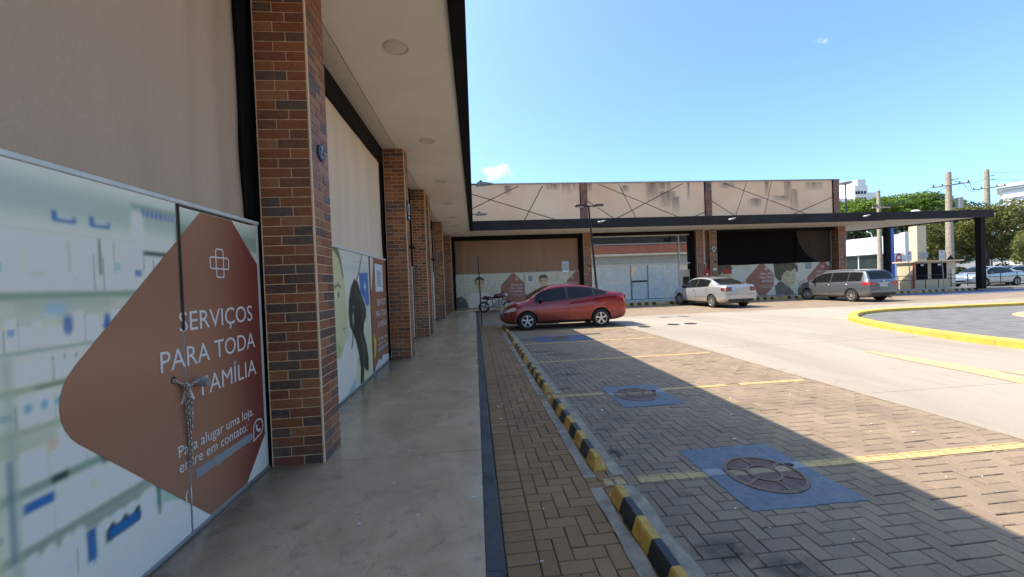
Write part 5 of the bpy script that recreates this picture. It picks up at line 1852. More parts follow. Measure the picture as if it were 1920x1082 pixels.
SG = [(27.30, 2.62, 27.65, 21.95), (29.68, 2.62, 30.0, 21.95), (32.62, 2.62, 32.95, 21.9)]
for k, (x0, z1, px, py) in enumerate(SG):
    t_ = thing('parking_sign', ['white parking sign left of the kiosk', 'white parking sign before the middle of the kiosk', 'white parking sign beside the black canopy post'][k], 'sign', (px, py, .1), 0, 'white parking signs beneath the open canopy')
    MB().tube([(x0 + .38, py, .1), (x0 + .21, py, 2.55)], .024, 8).build('pole', 'galvanised', t_)
    MB().box(x0, x0 + .42, py - .04, py - .028, 1.98, 2.62, .004).build('sign_plate', 'plate_white', t_)
    MB().box(x0 + .14, x0 + .28, py - .046, py - .04, 2.40, 2.54).build('symbol', 'sign_grey', t_)
    for z in (2.12, 2.20, 2.28):
        MB().box(x0 + .07, x0 + .35, py - .046, py - .04, z, z + .03).build('print_line', 'sign_grey', t_)


def railing(pts, label):
    t_ = thing('railing', label, 'railing', pts[0] + (0,), 0, 'black railings beneath the open canopy')
    for z in (1.0, .72):
        MB().tube([(p[0], p[1], z) for p in pts], .022, 6).build('rail', 'dark_metal', t_)
    for (ax, ay), (bx, by) in zip(pts[:-1], pts[1:]):
        n = max(1, round(math.hypot(bx - ax, by - ay) / 1.2))
        for i in range(n):
            MB().tube([(ax + (bx - ax) * i / n, ay + (by - ay) * i / n, 0), (ax + (bx - ax) * i / n, ay + (by - ay) * i / n, 1.0)], .022, 6).build('post', 'dark_metal', t_)
    return t_


railing([(27.7, 23.6), (30.9, 23.6)], 'black railing left of the kiosk')
railing([(31.2, 23.85), (34.2, 23.85)], 'black railing in front of the kiosk panels')
railing([(34.6, 23.9), (41.5, 23.2)], 'black railing in front of the parked cars')

# yellow kerb round the asphalt island
isl = bpy.data.objects.new('island', None)
COL.objects.link(isl)
isl['kind'] = 'structure'
out = [(9.75, -6.0), (9.85, 4.0), (9.98, 6.5), (10.3, 8.2), (10.75, 9.5), (11.4, 10.7), (12.3, 11.6), (13.4, 12.25), (15.0, 12.6), (17, 12.55), (20.3, 12.4), (26, 12.2), (34, 12.0), (34, -6)]


def refine(p, n=6):
    r = []
    for a, c, d, e in zip([p[0]] + p[:-2], p[:-1], p[1:], p[2:] + [p[-1]]):
        for i in range(n):
            t_ = i / n
            r.append(tuple(.5 * ((2 * c[k]) + (-a[k] + d[k]) * t_ + (2 * a[k] - 5 * c[k] + 4 * d[k] - e[k]) * t_ * t_ + (-a[k] + 3 * c[k] - 3 * d[k] + e[k]) * t_ ** 3) for k in (0, 1)))
    return r + [p[-1]]


ring = refine(out[:-1])
inn = []
for i, p in enumerate(ring):
    a, c = ring[max(0, i - 1)], ring[min(len(ring) - 1, i + 1)]
    d = Vector((c[0] - a[0], c[1] - a[1])).normalized()
    inn.append((p[0] + d.y * .24, p[1] - d.x * .24))
acc, start, n = 0, 0, 0
for i in range(1, len(ring)):
    acc += math.hypot(ring[i][0] - ring[i - 1][0], ring[i][1] - ring[i - 1][1])
    if acc > 1.6 or i == len(ring) - 1:
        A, B_ = ring[start:i + 1], inn[start:i + 1]
        sh = lambda P_, d_: [(P_[0][0] + (P_[1][0] - P_[0][0]) * d_, P_[0][1] + (P_[1][1] - P_[0][1]) * d_)] + P_[1:-1] + [(P_[-1][0] + (P_[-2][0] - P_[-1][0]) * d_, P_[-1][1] + (P_[-2][1] - P_[-1][1]) * d_)]
        A, B_ = sh(A, .012), sh(B_, .012)
        V, F = [], []
        hz = .145 + random.uniform(-.004, .004)
        for (p, q) in zip(A, B_):
            for (s_, z) in ((0, -.05), (.0, hz - .03), (.14, hz), (.86, hz), (1, hz - .02), (1, -.05)):
                V.append((p[0] + (q[0] - p[0]) * s_, p[1] + (q[1] - p[1]) * s_, z))
        for j in range(len(A) - 1):
            for c in range(5):
                F.append((j * 6 + c, j * 6 + c + 1, (j + 1) * 6 + c + 1, (j + 1) * 6 + c))
        F += [tuple(range(6)), tuple(range((len(A) - 1) * 6, len(A) * 6))[::-1]]
        add('kerb_stone', V, F, 'kerb_yellow', isl)
        acc, start = 0, i
MB().prism(inn + [(34, -6)], -.03, .035, 'z').build('island_surface', 'asphalt', isl)
MB().prism([(17.9 + 2.7 * math.cos(a), 8.6 + 2.0 * math.sin(a)) for a in [i * math.pi / 24 for i in range(48)]], .036, .05, 'z').build('painted_circle', 'faded_yellow', isl)
struct(MB().box(24.5, 36.5, 18.6, 21.2, -.02, .0045).build('blue_ground_patch', 'pad_blue_worn'))  # thin dark blue sheet laid on the ground
# ================================================================== cars
def paint(name, c, metal=0.55, rough=0.32, dirt=None):
    m, t, b = new_mat(name)
    col = c
    b.inputs['Metallic'].default_value = metal
    b.inputs['Roughness'].default_value = rough
    b.inputs['Coat Weight'].default_value = 0.8
    b.inputs['Coat Roughness'].default_value = 0.02
    tc = t.nodes.new('ShaderNodeTexCoord').outputs['Object']
    f = noise(t, 260, 2, 0.5, tc)
    out = ramp(t, f, [(0.3, tuple(x * .88 for x in c)), (0.7, tuple(min(1, x * 1.12) for x in c))])
    if dirt:
        sx = t.nodes.new('ShaderNodeSeparateXYZ')
        t.links.new(tc, sx.inputs[0])
        k = math_n(t, 'MULTIPLY', math_n(t, 'SUBTRACT', 0.62, sx.outputs[2]), 2.2, clamp=True)
        k = math_n(t, 'MULTIPLY', k, math_n(t, 'ADD', 0.25, noise(t, 5, 5, 0.7, tc)), clamp=True)
        out = mixc(t, k, out, dirt)
        r_ = math_n(t, 'ADD', rough, math_n(t, 'MULTIPLY', k, 0.5))
        t.links.new(r_, b.inputs['Roughness'])
        cw = math_n(t, 'SUBTRACT', 1.0, k, clamp=True)
        t.links.new(cw, b.inputs['Coat Weight'])
    t.links.new(out, b.inputs['Base Color'])


paint('paint_red', (.25, .006, .010), .55, .22, (.13, .08, .05))
paint('paint_silver', (.47, .47, .48), .6, .32, (.44, .34, .22))
paint('paint_grey', (.155, .160, .175), .6, .34, (.18, .15, .11))
paint('paint_white', (.70, .70, .70), .0, .35)
paint('paint_lightgrey', (.42, .43, .45), .5, .35)
paint('paint_black', (.02, .02, .022), .2, .35)
mat('rubber', (.016, .016, .017), .85, var=.3, scale=20, bmp=.2, world=False)
mat('alloy', (.62, .61, .59), .32, metal=.75, var=.08, scale=20, world=False)
mat('trim_black', (.012, .012, .013), .55, var=.2, world=False)
mat('lamp_red', (.42, .012, .010), .15, var=.15, scale=18, coat=1.0, world=False)
mat('lamp_dull_red', (.18, .04, .035), .2, var=.15, scale=18, coat=1.0, world=False)
mat('lamp_clear', (.55, .56, .58), .12, metal=.4, var=.2, scale=25, coat=1.0, world=False)
mat('chrome', (.75, .75, .76), .12, metal=1.0, var=0)
mat('plate_silver', (.52, .52, .50), .5, var=.05, world=False)


def pchip(xs, ys):
    xs, ys = np.array(xs, float), np.array(ys, float)
    h = np.diff(xs)
    d = np.diff(ys) / h
    m_ = np.zeros_like(xs)
    m_[0], m_[-1] = d[0], d[-1]
    for i in range(1, len(xs) - 1):
        if d[i - 1] * d[i] > 0:
            w1, w2 = 2 * h[i] + h[i - 1], h[i] + 2 * h[i - 1]
            m_[i] = (w1 + w2) / (w1 / d[i - 1] + w2 / d[i])

    def f(x):
        x = np.clip(x, xs[0], xs[-1])
        i = np.clip(np.searchsorted(xs, x) - 1, 0, len(h) - 1)
        t_ = (x - xs[i]) / h[i]
        return ys[i] * (1 + 2 * t_) * (1 - t_) ** 2 + h[i] * m_[i] * t_ * (1 - t_) ** 2 + ys[i + 1] * t_ * t_ * (3 - 2 * t_) + h[i] * m_[i + 1] * t_ * t_ * (t_ - 1)
    return f


class Shell:
    def __init__(s, sp):
        for k in ('zt', 'zs', 'w', 'wr', 'zb'):
            p = sorted(sp[k])
            setattr(s, k, pchip([q[0] for q in p], [q[1] for q in p]))
        s.x0, s.x1 = min(q[0] for q in sp['zt']), max(q[0] for q in sp['zt'])

    def section(s, x):
        zt, zs, w, wr, zb = (float(f(x)) for f in (s.zt, s.zs, s.w, s.wr, s.zb))
        zs = min(zs, zt - .02)
        g, h = zt - zs, zs - zb
        key = [(0, zb), (.55 * w, zb), (.88 * w, zb + .012), (.965 * w, zb + .09 * h), (.995 * w, zb + .26 * h), (w, zb + .48 * h), (.996 * w, zb + .66 * h), (.985 * w, zb + .80 * h),
               (.968 * w, zb + .93 * h), (.945 * w, zs), (.945 * w + (wr - .945 * w) * .45, zs + .40 * g), (wr + .012, zs + .80 * g), (wr - .02, zs + .905 * g), (wr * .86, zs + .955 * g), (wr * .6, zs + .985 * g), (wr * .3, zs + .998 * g), (0, zt)]
        return np.array(key)

    def side_y(s, x, z):
        k = s.section(x)
        i = int(np.argmax(k[:, 0]))
        return float(np.interp(z, k[i:13, 1], k[i:13, 0])) if z >= k[i, 1] else float(np.interp(z, k[2:i + 1, 1], k[2:i + 1, 0]))

    def top_z(s, x, y):
        k = s.section(x)[11:][::-1]
        return float(np.interp(abs(y), k[:, 0], k[:, 1]))

    def body(s, name, paint_name, wheels, R, parent):
        n = 84
        u = np.linspace(0, 1, n)
        u = .5 - .5 * np.cos(np.pi * u) * (.35 + .65 * 1)          # denser towards both ends
        xs = s.x0 + (s.x1 - s.x0) * u
        V, F = [], []
        for x in xs:
            k = s.section(x)
            # smooth the key points by two rounds of corner cutting away from the ends
            pts = k
            dense = []
            for a, c in zip(pts[:-1], pts[1:]):
                dense += [a, (a + c) / 2]
            dense.append(pts[-1])
            d = np.array(dense)
            sm = d.copy()
            sm[1:-1] = d[:-2] * .25 + d[1:-1] * .5 + d[2:] * .25
            half = sm
            m_ = len(half)
            V += [(x, p[0], p[1]) for p in half] + [(x, -p[0], p[1]) for p in half[1:-1][::-1]]
        m_ = 2 * len(half) - 2
        for i in range(n - 1):
            for j in range(m_):
                q = (j + 1) % m_
                F.append((i * m_ + j, i * m_ + q, (i + 1) * m_ + q, (i + 1) * m_ + j))
        F += [tuple(range(m_)), tuple(range((n - 1) * m_, n * m_))[::-1]]
        o = add(name, V, F, paint_name, parent, world=False)
        bm = bmesh.new()
        bm.from_mesh(o.data)
        bmesh.ops.recalc_face_normals(bm, faces=bm.faces)
        bm.to_mesh(o.data)
        bm.free()
        cut = MB()
        for (wx, wy) in wheels:
            y0 = (wy - .14) if wy > 0 else (wy - .5)
            cut.lathe([(R, y0), (R, y0 + .64)], (wx, 0, R - .035), 'y', 36)
        c = cut.build('cutter', 'trim_black', None, world=False)
        md = o.modifiers.new('arches', 'BOOLEAN')
        md.operation = 'DIFFERENCE'
        md.solver = 'EXACT'
        md.object = c
        try:
            md.material_mode = 'TRANSFER'
        except Exception:
            pass
        bpy.context.view_layer.update()
        ev = parent.matrix_world.copy()
        c.matrix_world = ev
        bpy.context.view_layer.update()
        me = bpy.data.meshes.new_from_object(o.evaluated_get(bpy.context.evaluated_depsgraph_get()))
        o.modifiers.clear()
        old = o.data
        o.data = me
        bpy.data.meshes.remove(old)
        bpy.data.objects.remove(c)
        smooth_angle(o, 40)
        return o

    def side_patch(s, name, x0, x1, zlo, zhi, material, parent, off=.004, n=22, m=6, sides=(1, -1)):
        zlo = zlo if callable(zlo) else (lambda x, v=zlo: v)
        zhi = zhi if callable(zhi) else (lambda x, v=zhi: v)
        r = []
        for sg in sides:
            V, F = [], []
            for i in range(n + 1):
                x = x0 + (x1 - x0) * i / n
                a, c = zlo(x), zhi(x)
                for j in range(m + 1):
                    z = a + max(0.0, c - a) * j / m
                    V.append((x, sg * (s.side_y(x, z) + off), z))
            for i in range(n):
                for j in range(m):
                    k = i * (m + 1) + j
                    F.append((k, k + 1, k + m + 2, k + m + 1) if sg < 0 else (k, k + m + 1, k + m + 2, k + 1))
            r.append(add(name, V, F, material, parent, world=False, smooth=True))
        return r

    def top_patch(s, name, x0, x1, frac, material, parent, off=.004, n=16, m=14, inset0=0.0):
        V, F = [], []
        for i in range(n + 1):
            t_ = i / n
            x = x0 + (x1 - x0) * t_
            W = float(s.wr(x)) * frac - inset0 * (1 - t_)
            sl = (float(s.zt(x + .02)) - float(s.zt(x - .02))) / .04
            nx, nz = -sl / math.hypot(sl, 1), 1 / math.hypot(sl, 1)
            for j in range(m + 1):
                y = W * (2 * j / m - 1)
                V.append((x + nx * off, y, s.top_z(x, y) + nz * off))
        for i in range(n):
            for j in range(m):
                k = i * (m + 1) + j
                F.append((k, k + m + 1, k + m + 2, k + 1))
        return add(name, V, F, material, parent, world=False, smooth=True)


def make_wheel(R, parent, x, y, style, turn=0.0):
    sg = 1 if y > 0 else -1
    W = .095
    prof = [(R * .64, -W), (R * .86, -W), (R * .96, -W * .86), (R, -W * .6), (R, W * .6), (R * .96, W * .86), (R * .86, W), (R * .64, W)]
    ty = MB().lathe(prof, (0, 0, 0), 'y', 40, True).build('wheel', 'rubber', parent, world=False)
    smooth_angle(ty, 40)
    ty.location = (x, y, R)
    ty.rotation_euler = (0, 0, turn)
    m = MB()
    yo = sg * W * .72
    rr = R * .655
    m.lathe([(rr, yo - sg * .02), (rr, yo + sg * .022), (rr * .90, yo + sg * .022), (rr * .88, yo - sg * .03)], (0, 0, 0), 'y', 36, True)
    m.lathe([(rr * .20, yo - sg * .05), (rr * .20, yo + sg * .012), (rr * .10, yo + sg * .018), (0, yo + sg * .018)], (0, 0, 0), 'y', 18)
    ns = 5 if style == 'five' else 9
    for k in range(ns):
        a = 2 * math.pi * k / ns + .3
        d, n_ = Vector((math.cos(a), 0, math.sin(a))), Vector((-math.sin(a), 0, math.cos(a)))
        wi, wo = (.20, .30) if style == 'five' else (.08, .15)
        for q0, q1, w0, w1 in ((.15, .92, wi, wo),):
            p = [d * rr * q0 + n_ * rr * w0 * .5, d * rr * q1 + n_ * rr * w1 * .5, d * rr * q1 - n_ * rr * w1 * .5, d * rr * q0 - n_ * rr * w0 * .5]
            b0 = len(m.v)
            m.v += [(v.x, yo + sg * .012, v.z) for v in p] + [(v.x, yo - sg * .02, v.z) for v in p]
            m.f += [tuple(b0 + i for i in f) for f in ((0, 1, 2, 3), (4, 7, 6, 5), (0, 4, 5, 1), (1, 5, 6, 2), (2, 6, 7, 3), (3, 7, 4, 0))]
    rim = m.build('rim', 'alloy', ty, world=False)
    smooth_angle(rim, 30)
    smooth_angle(MB().lathe([(rr * .95, yo - sg * .045), (rr * .95, yo - sg * .040), (0, yo - sg * .040)], (0, 0, 0), 'y', 30).build('brake_disc', 'trim_black', ty, world=False))
    return ty


def car(label, loc, rotz, sp, paint_name, group=None, kind='sedan', turn=0.0, lamp='lamp_red', name='parked_car', detail=True):
    t_ = thing(name, label, 'car', loc, rotz, group)
    bpy.context.view_layer.update()
    s = Shell(sp)
    R, tw = sp['R'], sp['track']
    wh = [(sp['xf'], tw), (sp['xf'], -tw), (sp['xr'], tw), (sp['xr'], -tw)]
    s.body('body', paint_name, wh, R + .045, t_)
    for k, (x, y) in enumerate(wh):
        make_wheel(R, t_, x, y, sp['rim'], turn if k < 2 else 0)
    lo = lambda x: float(s.zs(x)) + .022

    def hi(x):
        zs, zt = float(s.zs(x)), float(s.zt(x))
        return zs + .79 * (zt - zs)
    a, b_, c, d = sp['win']
    s.side_patch('window_frame', (d if d is not None else c) - .03, a + .05, lambda x: lo(x) - .012, lambda x: hi(x) + .016, 'trim_black', t_, .002, 30, 2)
    s.side_patch('window', b_ + .035, a, lo, hi, 'glass_dark', t_)
    s.side_patch('window', c, b_ - .035, lo, hi, 'glass_dark', t_)
    if d is not None:
        s.side_patch('window', d, c - .05, lo, hi, 'glass_dark', t_, n=12)
    s.side_patch('pillar_trim', b_ - .034, b_ + .034, lo, hi, 'trim_black', t_, .003, 2)
    s.side_patch('belt_trim', c, a, lambda x: lo(x) - .014, lo, 'trim_black', t_, .005, 20, 1)
    x0, x1 = sp['shield']
    s.top_patch('windscreen', x0, x1, .93, 'glass_dark', t_)
    x0, x1 = sp['backlight']
    s.top_patch('rear_window', x0, x1, .90, 'glass_dark', t_, .005)
    for xd in sp['seams']:
        s.side_patch('door_seam', xd - .006, xd + .006, lambda x: float(s.zb(x)) + .08, lambda x: float(s.zs(x)) + .01, 'trim_black', t_, .0015, 1, 14)
    s.side_patch('sill', sp['xr'] + R + .08, sp['xf'] - R - .08, lambda x: float(s.zb(x)) + .008, lambda x: float(s.zb(x)) + .075, 'trim_black', t_, .004, 10, 2)
    if detail:
        s.side_patch('crease', sp['xr'] + R + .06, sp['xf'] - R - .06, lambda x: sp['crease'] + .02 * (x < 0) * -x, lambda x: sp['crease'] + .018 + .02 * (x < 0) * -x, paint_name, t_, .012, 16, 1)
        for xd in sp['handles']:
            z = float(s.zs(xd)) - .12
            for sg in (1, -1):
                y = s.side_y(xd, z)
                smooth_angle(MB().ball((xd, sg * (y + .012), z), (.085, .022, .018), 10).build('door_handle', sp.get('handle', paint_name), t_, world=False))
    for sg in (1, -1):
        xm = sp['mirror']
        z = float(s.zs(xm)) + .09
        y = s.side_y(xm, float(s.zs(xm)))
        smooth_angle(MB().ball((xm, sg * (y + .10), z), (.06, .11, .075), 12).tube([(xm, sg * (y - .02), z - .06), (xm, sg * (y + .08), z - .03)], .025, 6).build('mirror', 'trim_black', t_, world=False))
    # lamps
    tx0, tx1, tz0, tz1 = sp['tail']
    s.side_patch('tail_lamp', tx0, tx1, lambda x: tz0 + (x - tx0) * .25, lambda x: tz1 - (x - tx0) * .10, lamp, t_, .006, 10, 4)
    hx0, hx1, hz0, hz1 = sp['head']
    s.side_patch('head_lamp', hx0, hx1, lambda x: hz0 + (hx1 - x) * .16, lambda x: min(hz1 - (x - hx0) * .22, float(s.zs(x)) - .005), 'lamp_clear', t_, .006, 10, 4)
    # rear face
    xe = s.x0
    we = float(s.w(xe))
    for sg in (1, -1):
        MB().box(xe - .012, xe + .004, min(sg * we * .58, sg * we * .95), max(sg * we * .58, sg * we * .95), tz0 + .01, tz1 - .01, .004).build('tail_lamp', lamp, t_, world=False)
    zp = sp['plate']
    pl = MB().box(xe - .016, xe + .002, -.20, .20, zp - .065, zp + .065, .003).build('number_plate', 'plate_silver', t_, world=False)
    for i in range(7):
        MB().box(xe - .018, xe - .0155, -.155 + i * .046, -.122 + i * .046, zp - .03, zp + .025).build('plate_mark', 'sign_grey', pl, world=False)
    MB().box(xe - .020, xe + .01, -.30, .30, zp + .085, zp + .115, .005).build('grip_strip', sp.get('strip', 'trim_black'), t_, world=False)
    MB().box(xe - .018, xe + .03, -we * .82, we * .82, float(s.zb(xe)) - .02, float(s.zb(xe)) + .09, .01).build('bumper_trim', 'trim_black', t_, world=False)
    MB().box(xe - .008, xe + .03, -we * .9, we * .9, sp['bump_z'], sp['bump_z'] + .012).build('bumper_seam', 'trim_black', t_, world=False)
    smooth_angle(MB().lathe([(.045, -.012), (.045, -.004), (.030, -.004), (.030, -.012)], (xe, 0, zp + .19), 'x', 16).build('badge', 'chrome', t_, world=False))
    xn = s.x1
    MB().box(xn - .05, xn + .012, -.32, .32, .36, .50, .01).build('grille', 'trim_black', t_, world=False)
    if sp.get('rails'):
        for sg in (1, -1):
            pts = [(x, sg * (float(s.wr(x)) * .93), s.top_z(x, float(s.wr(x)) * .93) + h_) for x, h_ in ((.35, .0), (.25, .045), (-.4, .05), (-1.2, .045), (-1.45, .0))]
            MB().tube(pts, .016, 6).build('roof_rail', 'galvanised', t_, world=False)
    # exhaust
    smooth_angle(MB().tube([(xe + .25, -.45, .22), (xe + .02, -.45, .20)], .025, 8).build('exhaust', 'galvanised', t_, world=False))
    return t_


SEDAN_RED = dict(
    zt=[(-2.20, .96), (-2.16, 1.10), (-2.05, 1.165), (-1.85, 1.17), (-1.60, 1.20), (-1.25, 1.31), (-.85, 1.42), (-.40, 1.475), (.0, 1.485), (.40, 1.45), (.75, 1.32), (1.10, 1.10), (1.25, 1.00), (1.55, .93), (1.85, .82), (2.02, .70), (2.10, .56)],
    zs=[(-2.20, .90), (-2.1, 1.03), (-1.7, 1.09), (-1.2, 1.06), (-.5, .99), (.4, .925), (1.0, .89), (1.3, .86), (1.7, .78), (2.0, .64), (2.10, .53)],
    w=[(-2.20, .70), (-2.14, .76), (-1.9, .815), (-1.3, .85), (-.5, .85), (.6, .85), (1.3, .84), (1.7, .80), (1.95, .70), (2.10, .52)],
    wr=[(-2.20, .60), (-1.75, .66), (-1.45, .64), (-1.0, .585), (-.4, .575), (.2, .585), (.6, .61), (1.05, .70), (1.4, .70), (1.8, .62), (2.10, .42)],
    zb=[(-2.20, .36), (-2.05, .27), (-1.7, .21), (0, .19), (1.5, .19), (1.9, .21), (2.10, .30)],
    R=.305, track=.755, xf=1.255, xr=-1.275, rim='five', win=(.94, -.13, -1.04, -1.50), shield=(1.19, .46), backlight=(-1.70, -.95), seams=(.93, -.15, -1.0), handles=(-.02, -.98),
    mirror=.78, tail=(-2.18, -1.84, .86, 1.06), head=(1.62, 2.02, .60, .78), plate=.80, bump_z=.62, crease=.62)
SEDAN_SILVER = dict(
    zt=[(-2.22, .98), (-2.18, 1.06), (-2.0, 1.095), (-1.72, 1.11), (-1.35, 1.25), (-.95, 1.40), (-.45, 1.49), (.0, 1.51), (.40, 1.48), (.78, 1.33), (1.15, 1.10), (1.28, 1.03), (1.6, .96), (1.95, .85), (2.12, .74), (2.22, .60)],
    zs=[(-2.22, .92), (-2.1, 1.0), (-1.7, 1.03), (-1.2, 1.02), (-.5, .98), (.4, .94), (1.0, .92), (1.4, .89), (1.8, .82), (2.1, .69), (2.22, .57)],
    w=[(-2.22, .80), (-2.18, .83), (-1.9, .87), (-1.3, .895), (-.5, .895), (.6, .895), (1.3, .885), (1.75, .85), (2.05, .76), (2.22, .58)],
    wr=[(-2.22, .70), (-1.75, .72), (-1.45, .69), (-1.0, .625), (-.4, .61), (.2, .62), (.6, .64), (1.15, .74), (1.5, .74), (1.9, .66), (2.22, .46)],
    zb=[(-2.22, .34), (-2.1, .28), (-1.7, .22), (0, .20), (1.5, .20), (2.0, .22), (2.22, .30)],
    R=.315, track=.80, xf=1.34, xr=-1.345, rim='nine', win=(.98, -.10, -1.05, None), shield=(1.20, .50), backlight=(-1.68, -1.0), seams=(1.0, -.12, -1.05), handles=(.02, -.98),
    mirror=.84, tail=(-2.19, -1.98, .78, 1.0), head=(1.75, 2.1, .66, .84), plate=.84, bump_z=.64, crease=.52, strip='chrome', handle='chrome')
WAGON_GREY = dict(
    zt=[(-2.05, .92), (-2.02, 1.02), (-1.93, 1.20), (-1.82, 1.42), (-1.70, 1.525), (-1.3, 1.56), (-.6, 1.585), (.0, 1.575), (.35, 1.535), (.72, 1.36), (1.08, 1.12), (1.22, 1.04), (1.55, .96), (1.9, .84), (2.05, .72), (2.13, .58)],
    zs=[(-2.05, .86), (-1.95, .98), (-1.6, 1.0), (-1.0, .985), (-.4, .965), (.4, .94), (1.0, .92), (1.3, .89), (1.7, .82), (2.0, .68), (2.13, .55)],
    w=[(-2.05, .78), (-2.0, .81), (-1.75, .835), (-1.2, .845), (-.5, .845), (.6, .845), (1.3, .835), (1.7, .80), (1.98, .70), (2.13, .54)],
    wr=[(-2.05, .70), (-1.9, .67), (-1.7, .64), (-1.3, .625), (-.4, .62), (.2, .625), (.6, .65), (1.08, .72), (1.4, .72), (1.8, .64), (2.13, .44)],
    zb=[(-2.05, .36), (-1.95, .28), (-1.6, .22), (0, .20), (1.5, .20), (1.9, .22), (2.13, .30)],
    R=.31, track=.755, xf=1.23, xr=-1.235, rim='nine', win=(.92, -.12, -1.0, -1.66), shield=(1.14, .44), backlight=(-1.985, -1.755), seams=(.94, -.12, -1.0), handles=(.0, -.95),
    mirror=.80, tail=(-2.02, -1.72, .80, .97), head=(1.68, 2.02, .64, .84), plate=.80, bump_z=.60, crease=.50, rails=True, handle='chrome', strip='chrome')

car('shiny red sedan parked nose to the walkway in the near bays', (2.88, 13.2, 0), math.pi, SEDAN_RED, 'paint_red').scale = (.975, .985, .985)
car('dusty silver sedan parked nose in at the far glass shop', (12.16, 18.95, 0), math.pi / 2 + .05, SEDAN_SILVER, 'paint_silver', turn=.30, lamp='lamp_dull_red')
car('dark grey wagon with roof rails parked nose in at the boy mural', (19.25, 18.5, 0), math.pi / 2 + .02, WAGON_GREY, 'paint_grey', turn=.30)
c1 = car('silver car parked sideways behind the railing, left of the black post', (38.6, 25.6, -.04), math.pi, SEDAN_SILVER, 'paint_lightgrey', 'cars parked beyond the open canopy', detail=False)
car('pale car parked behind the railing, right of the black post', (42.9, 27.0, -.04), math.pi, SEDAN_RED, 'paint_silver', 'cars parked beyond the open canopy', detail=False)
car('white car in the far row under the trees, left of the tree trunk', (84.5, 56.5, -.04), .1, SEDAN_SILVER, 'paint_white', 'cars parked in the far row', detail=False)
for k, (x, y, r, lab) in enumerate([(90.5, 56, .05, 'white car in the far row behind the green sign post'), (79.0, 56, .05, 'white car in the far row between utility pole and black post'), (73.4, 57, 0.1, 'white car in the far row, leftmost beside the utility pole')]):
    o = copy_tree([q for q in bpy.data.objects if q.get('label', '').startswith('white car in the far row under')][0])
    o.location = (x, y, -.04)
    o.rotation_euler = (0, 0, r)
    o['label'] = lab

# ================================================================== motorcycle
mc = thing('motorcycle', 'red and black motorcycle parked behind the red car at the wall', 'motorcycle', (1.10, 21.0, 0), -0.10)
mat('paint_moto', (.07, .006, .008), .25, metal=.2, var=.1, coat=1, world=False)
mat('saddle', (.012, .012, .012), .6, var=.2, world=False)
for x, R in ((-.66, .30), (.66, .30)):
    ty = smooth_angle(MB().lathe([(R - .05 + .048 * math.cos(a), .05 * math.sin(a)) for a in [i * math.pi / 5 for i in range(10)]], (0, 0, 0), 'y', 36, True).build('wheel', 'rubber', mc, world=False), 60)
    ty.location = (x, 0, R)
    m = MB().lathe([(R - .105, -.022), (R - .085, -.022), (R - .085, .022), (R - .105, .022)], (0, 0, 0), 'y', 32, True)
    m.lathe([(.055, -.05), (.055, .05)], (0, 0, 0), 'y', 14)
    for k in range(5):
        a = 2 * math.pi * k / 5
        m.tube([(.04 * math.cos(a), 0, .04 * math.sin(a)), ((R - .09) * math.cos(a + .15), 0, (R - .09) * math.sin(a + .15))], .014, 6)
    smooth_angle(m.build('rim', 'alloy', ty, world=False))
fr = MB()
fr.tube([(.42, 0, .92), (.10, 0, .78), (-.35, 0, .72), (-.62, 0, .78)], .025, 8).tube([(.42, 0, .88), (.28, 0, .40), (-.15, 0, .30), (-.20, 0, .72)], .025, 8)
fr.tube([(-.15, .09, .34), (-.66, .09, .30)], .022, 8).tube([(-.15, -.09, .34), (-.66, -.09, .30)], .022, 8)
fr.build('frame', 'trim_black', mc, world=False)
for sg in (1, -1):
    MB().tube([(.40, sg * .08, .98), (.66, sg * .08, .30)], .022, 8).build('fork_leg', 'galvanised', mc, world=False)
    MB().tube([(-.45, sg * .13, .72), (-.60, sg * .13, .34)], .026, 8).build('shock_absorber', 'trim_black', mc, world=False)
smooth_angle(MB().ball((.14, 0, .88), (.27, .14, .13), 16).build('fuel_tank', 'paint_moto', mc, world=False))
smooth_angle(MB().prism([(-.70, .86), (-.62, .90), (-.30, .86), (-.05, .83), (-.05, .78), (-.35, .78), (-.66, .82)], -.12, .12, 'y').build('saddle', 'saddle', mc, world=False))
smooth_angle(MB().prism([(-.82, .80), (-.70, .84), (-.36, .78), (-.30, .68), (-.55, .70), (-.78, .76)], -.10, .10, 'y').build('tail_cowl', 'paint_moto', mc, world=False))
MB().box(-.88, -.80, -.05, .05, .73, .79, .01).build('tail_lamp', 'lamp_red', mc, world=False)
en = MB().box(-.12, .20, -.13, .13, .30, .52, .03).build('engine', 'galvanised', mc, world=False)
cy_ = MB()
for i in range(6):
    cy_.box(.06, .24, -.09, .09, .53 + i * .03, .545 + i * .03, .004)
cy_.build('cylinder_fins', 'galvanised', en, world=False)
smooth_angle(MB().tube([(.22, -.08, .52), (.30, -.12, .34), (.0, -.16, .26), (-.30, -.17, .30), (-.78, -.18, .40)], [.02, .02, .025, .045, .05], 10).build('exhaust', 'galvanised', mc, world=False))
for x, z in ((.66, .30), (-.66, .30)):
    m = MB()
    a0, a1 = (20, 150) if x > 0 else (60, 175)
    P_ = [(x + .335 * math.cos(math.radians(a)), z + .335 * math.sin(math.radians(a))) for a in range(a0, a1 + 1, 10)]
    Q_ = [(x + .325 * math.cos(math.radians(a)), z + .325 * math.sin(math.radians(a))) for a in range(a1, a0 - 1, -10)]
    m.prism(P_ + Q_, -.07, .07, 'y').build('mudguard', 'trim_black' if x < 0 else 'paint_moto', mc, world=False)
hb = MB().tube([(.30, .36, 1.02), (.40, .22, 1.06), (.42, 0, 1.02), (.40, -.22, 1.06), (.30, -.36, 1.02)], .014, 8).build('handlebar', 'trim_black', mc, world=False)
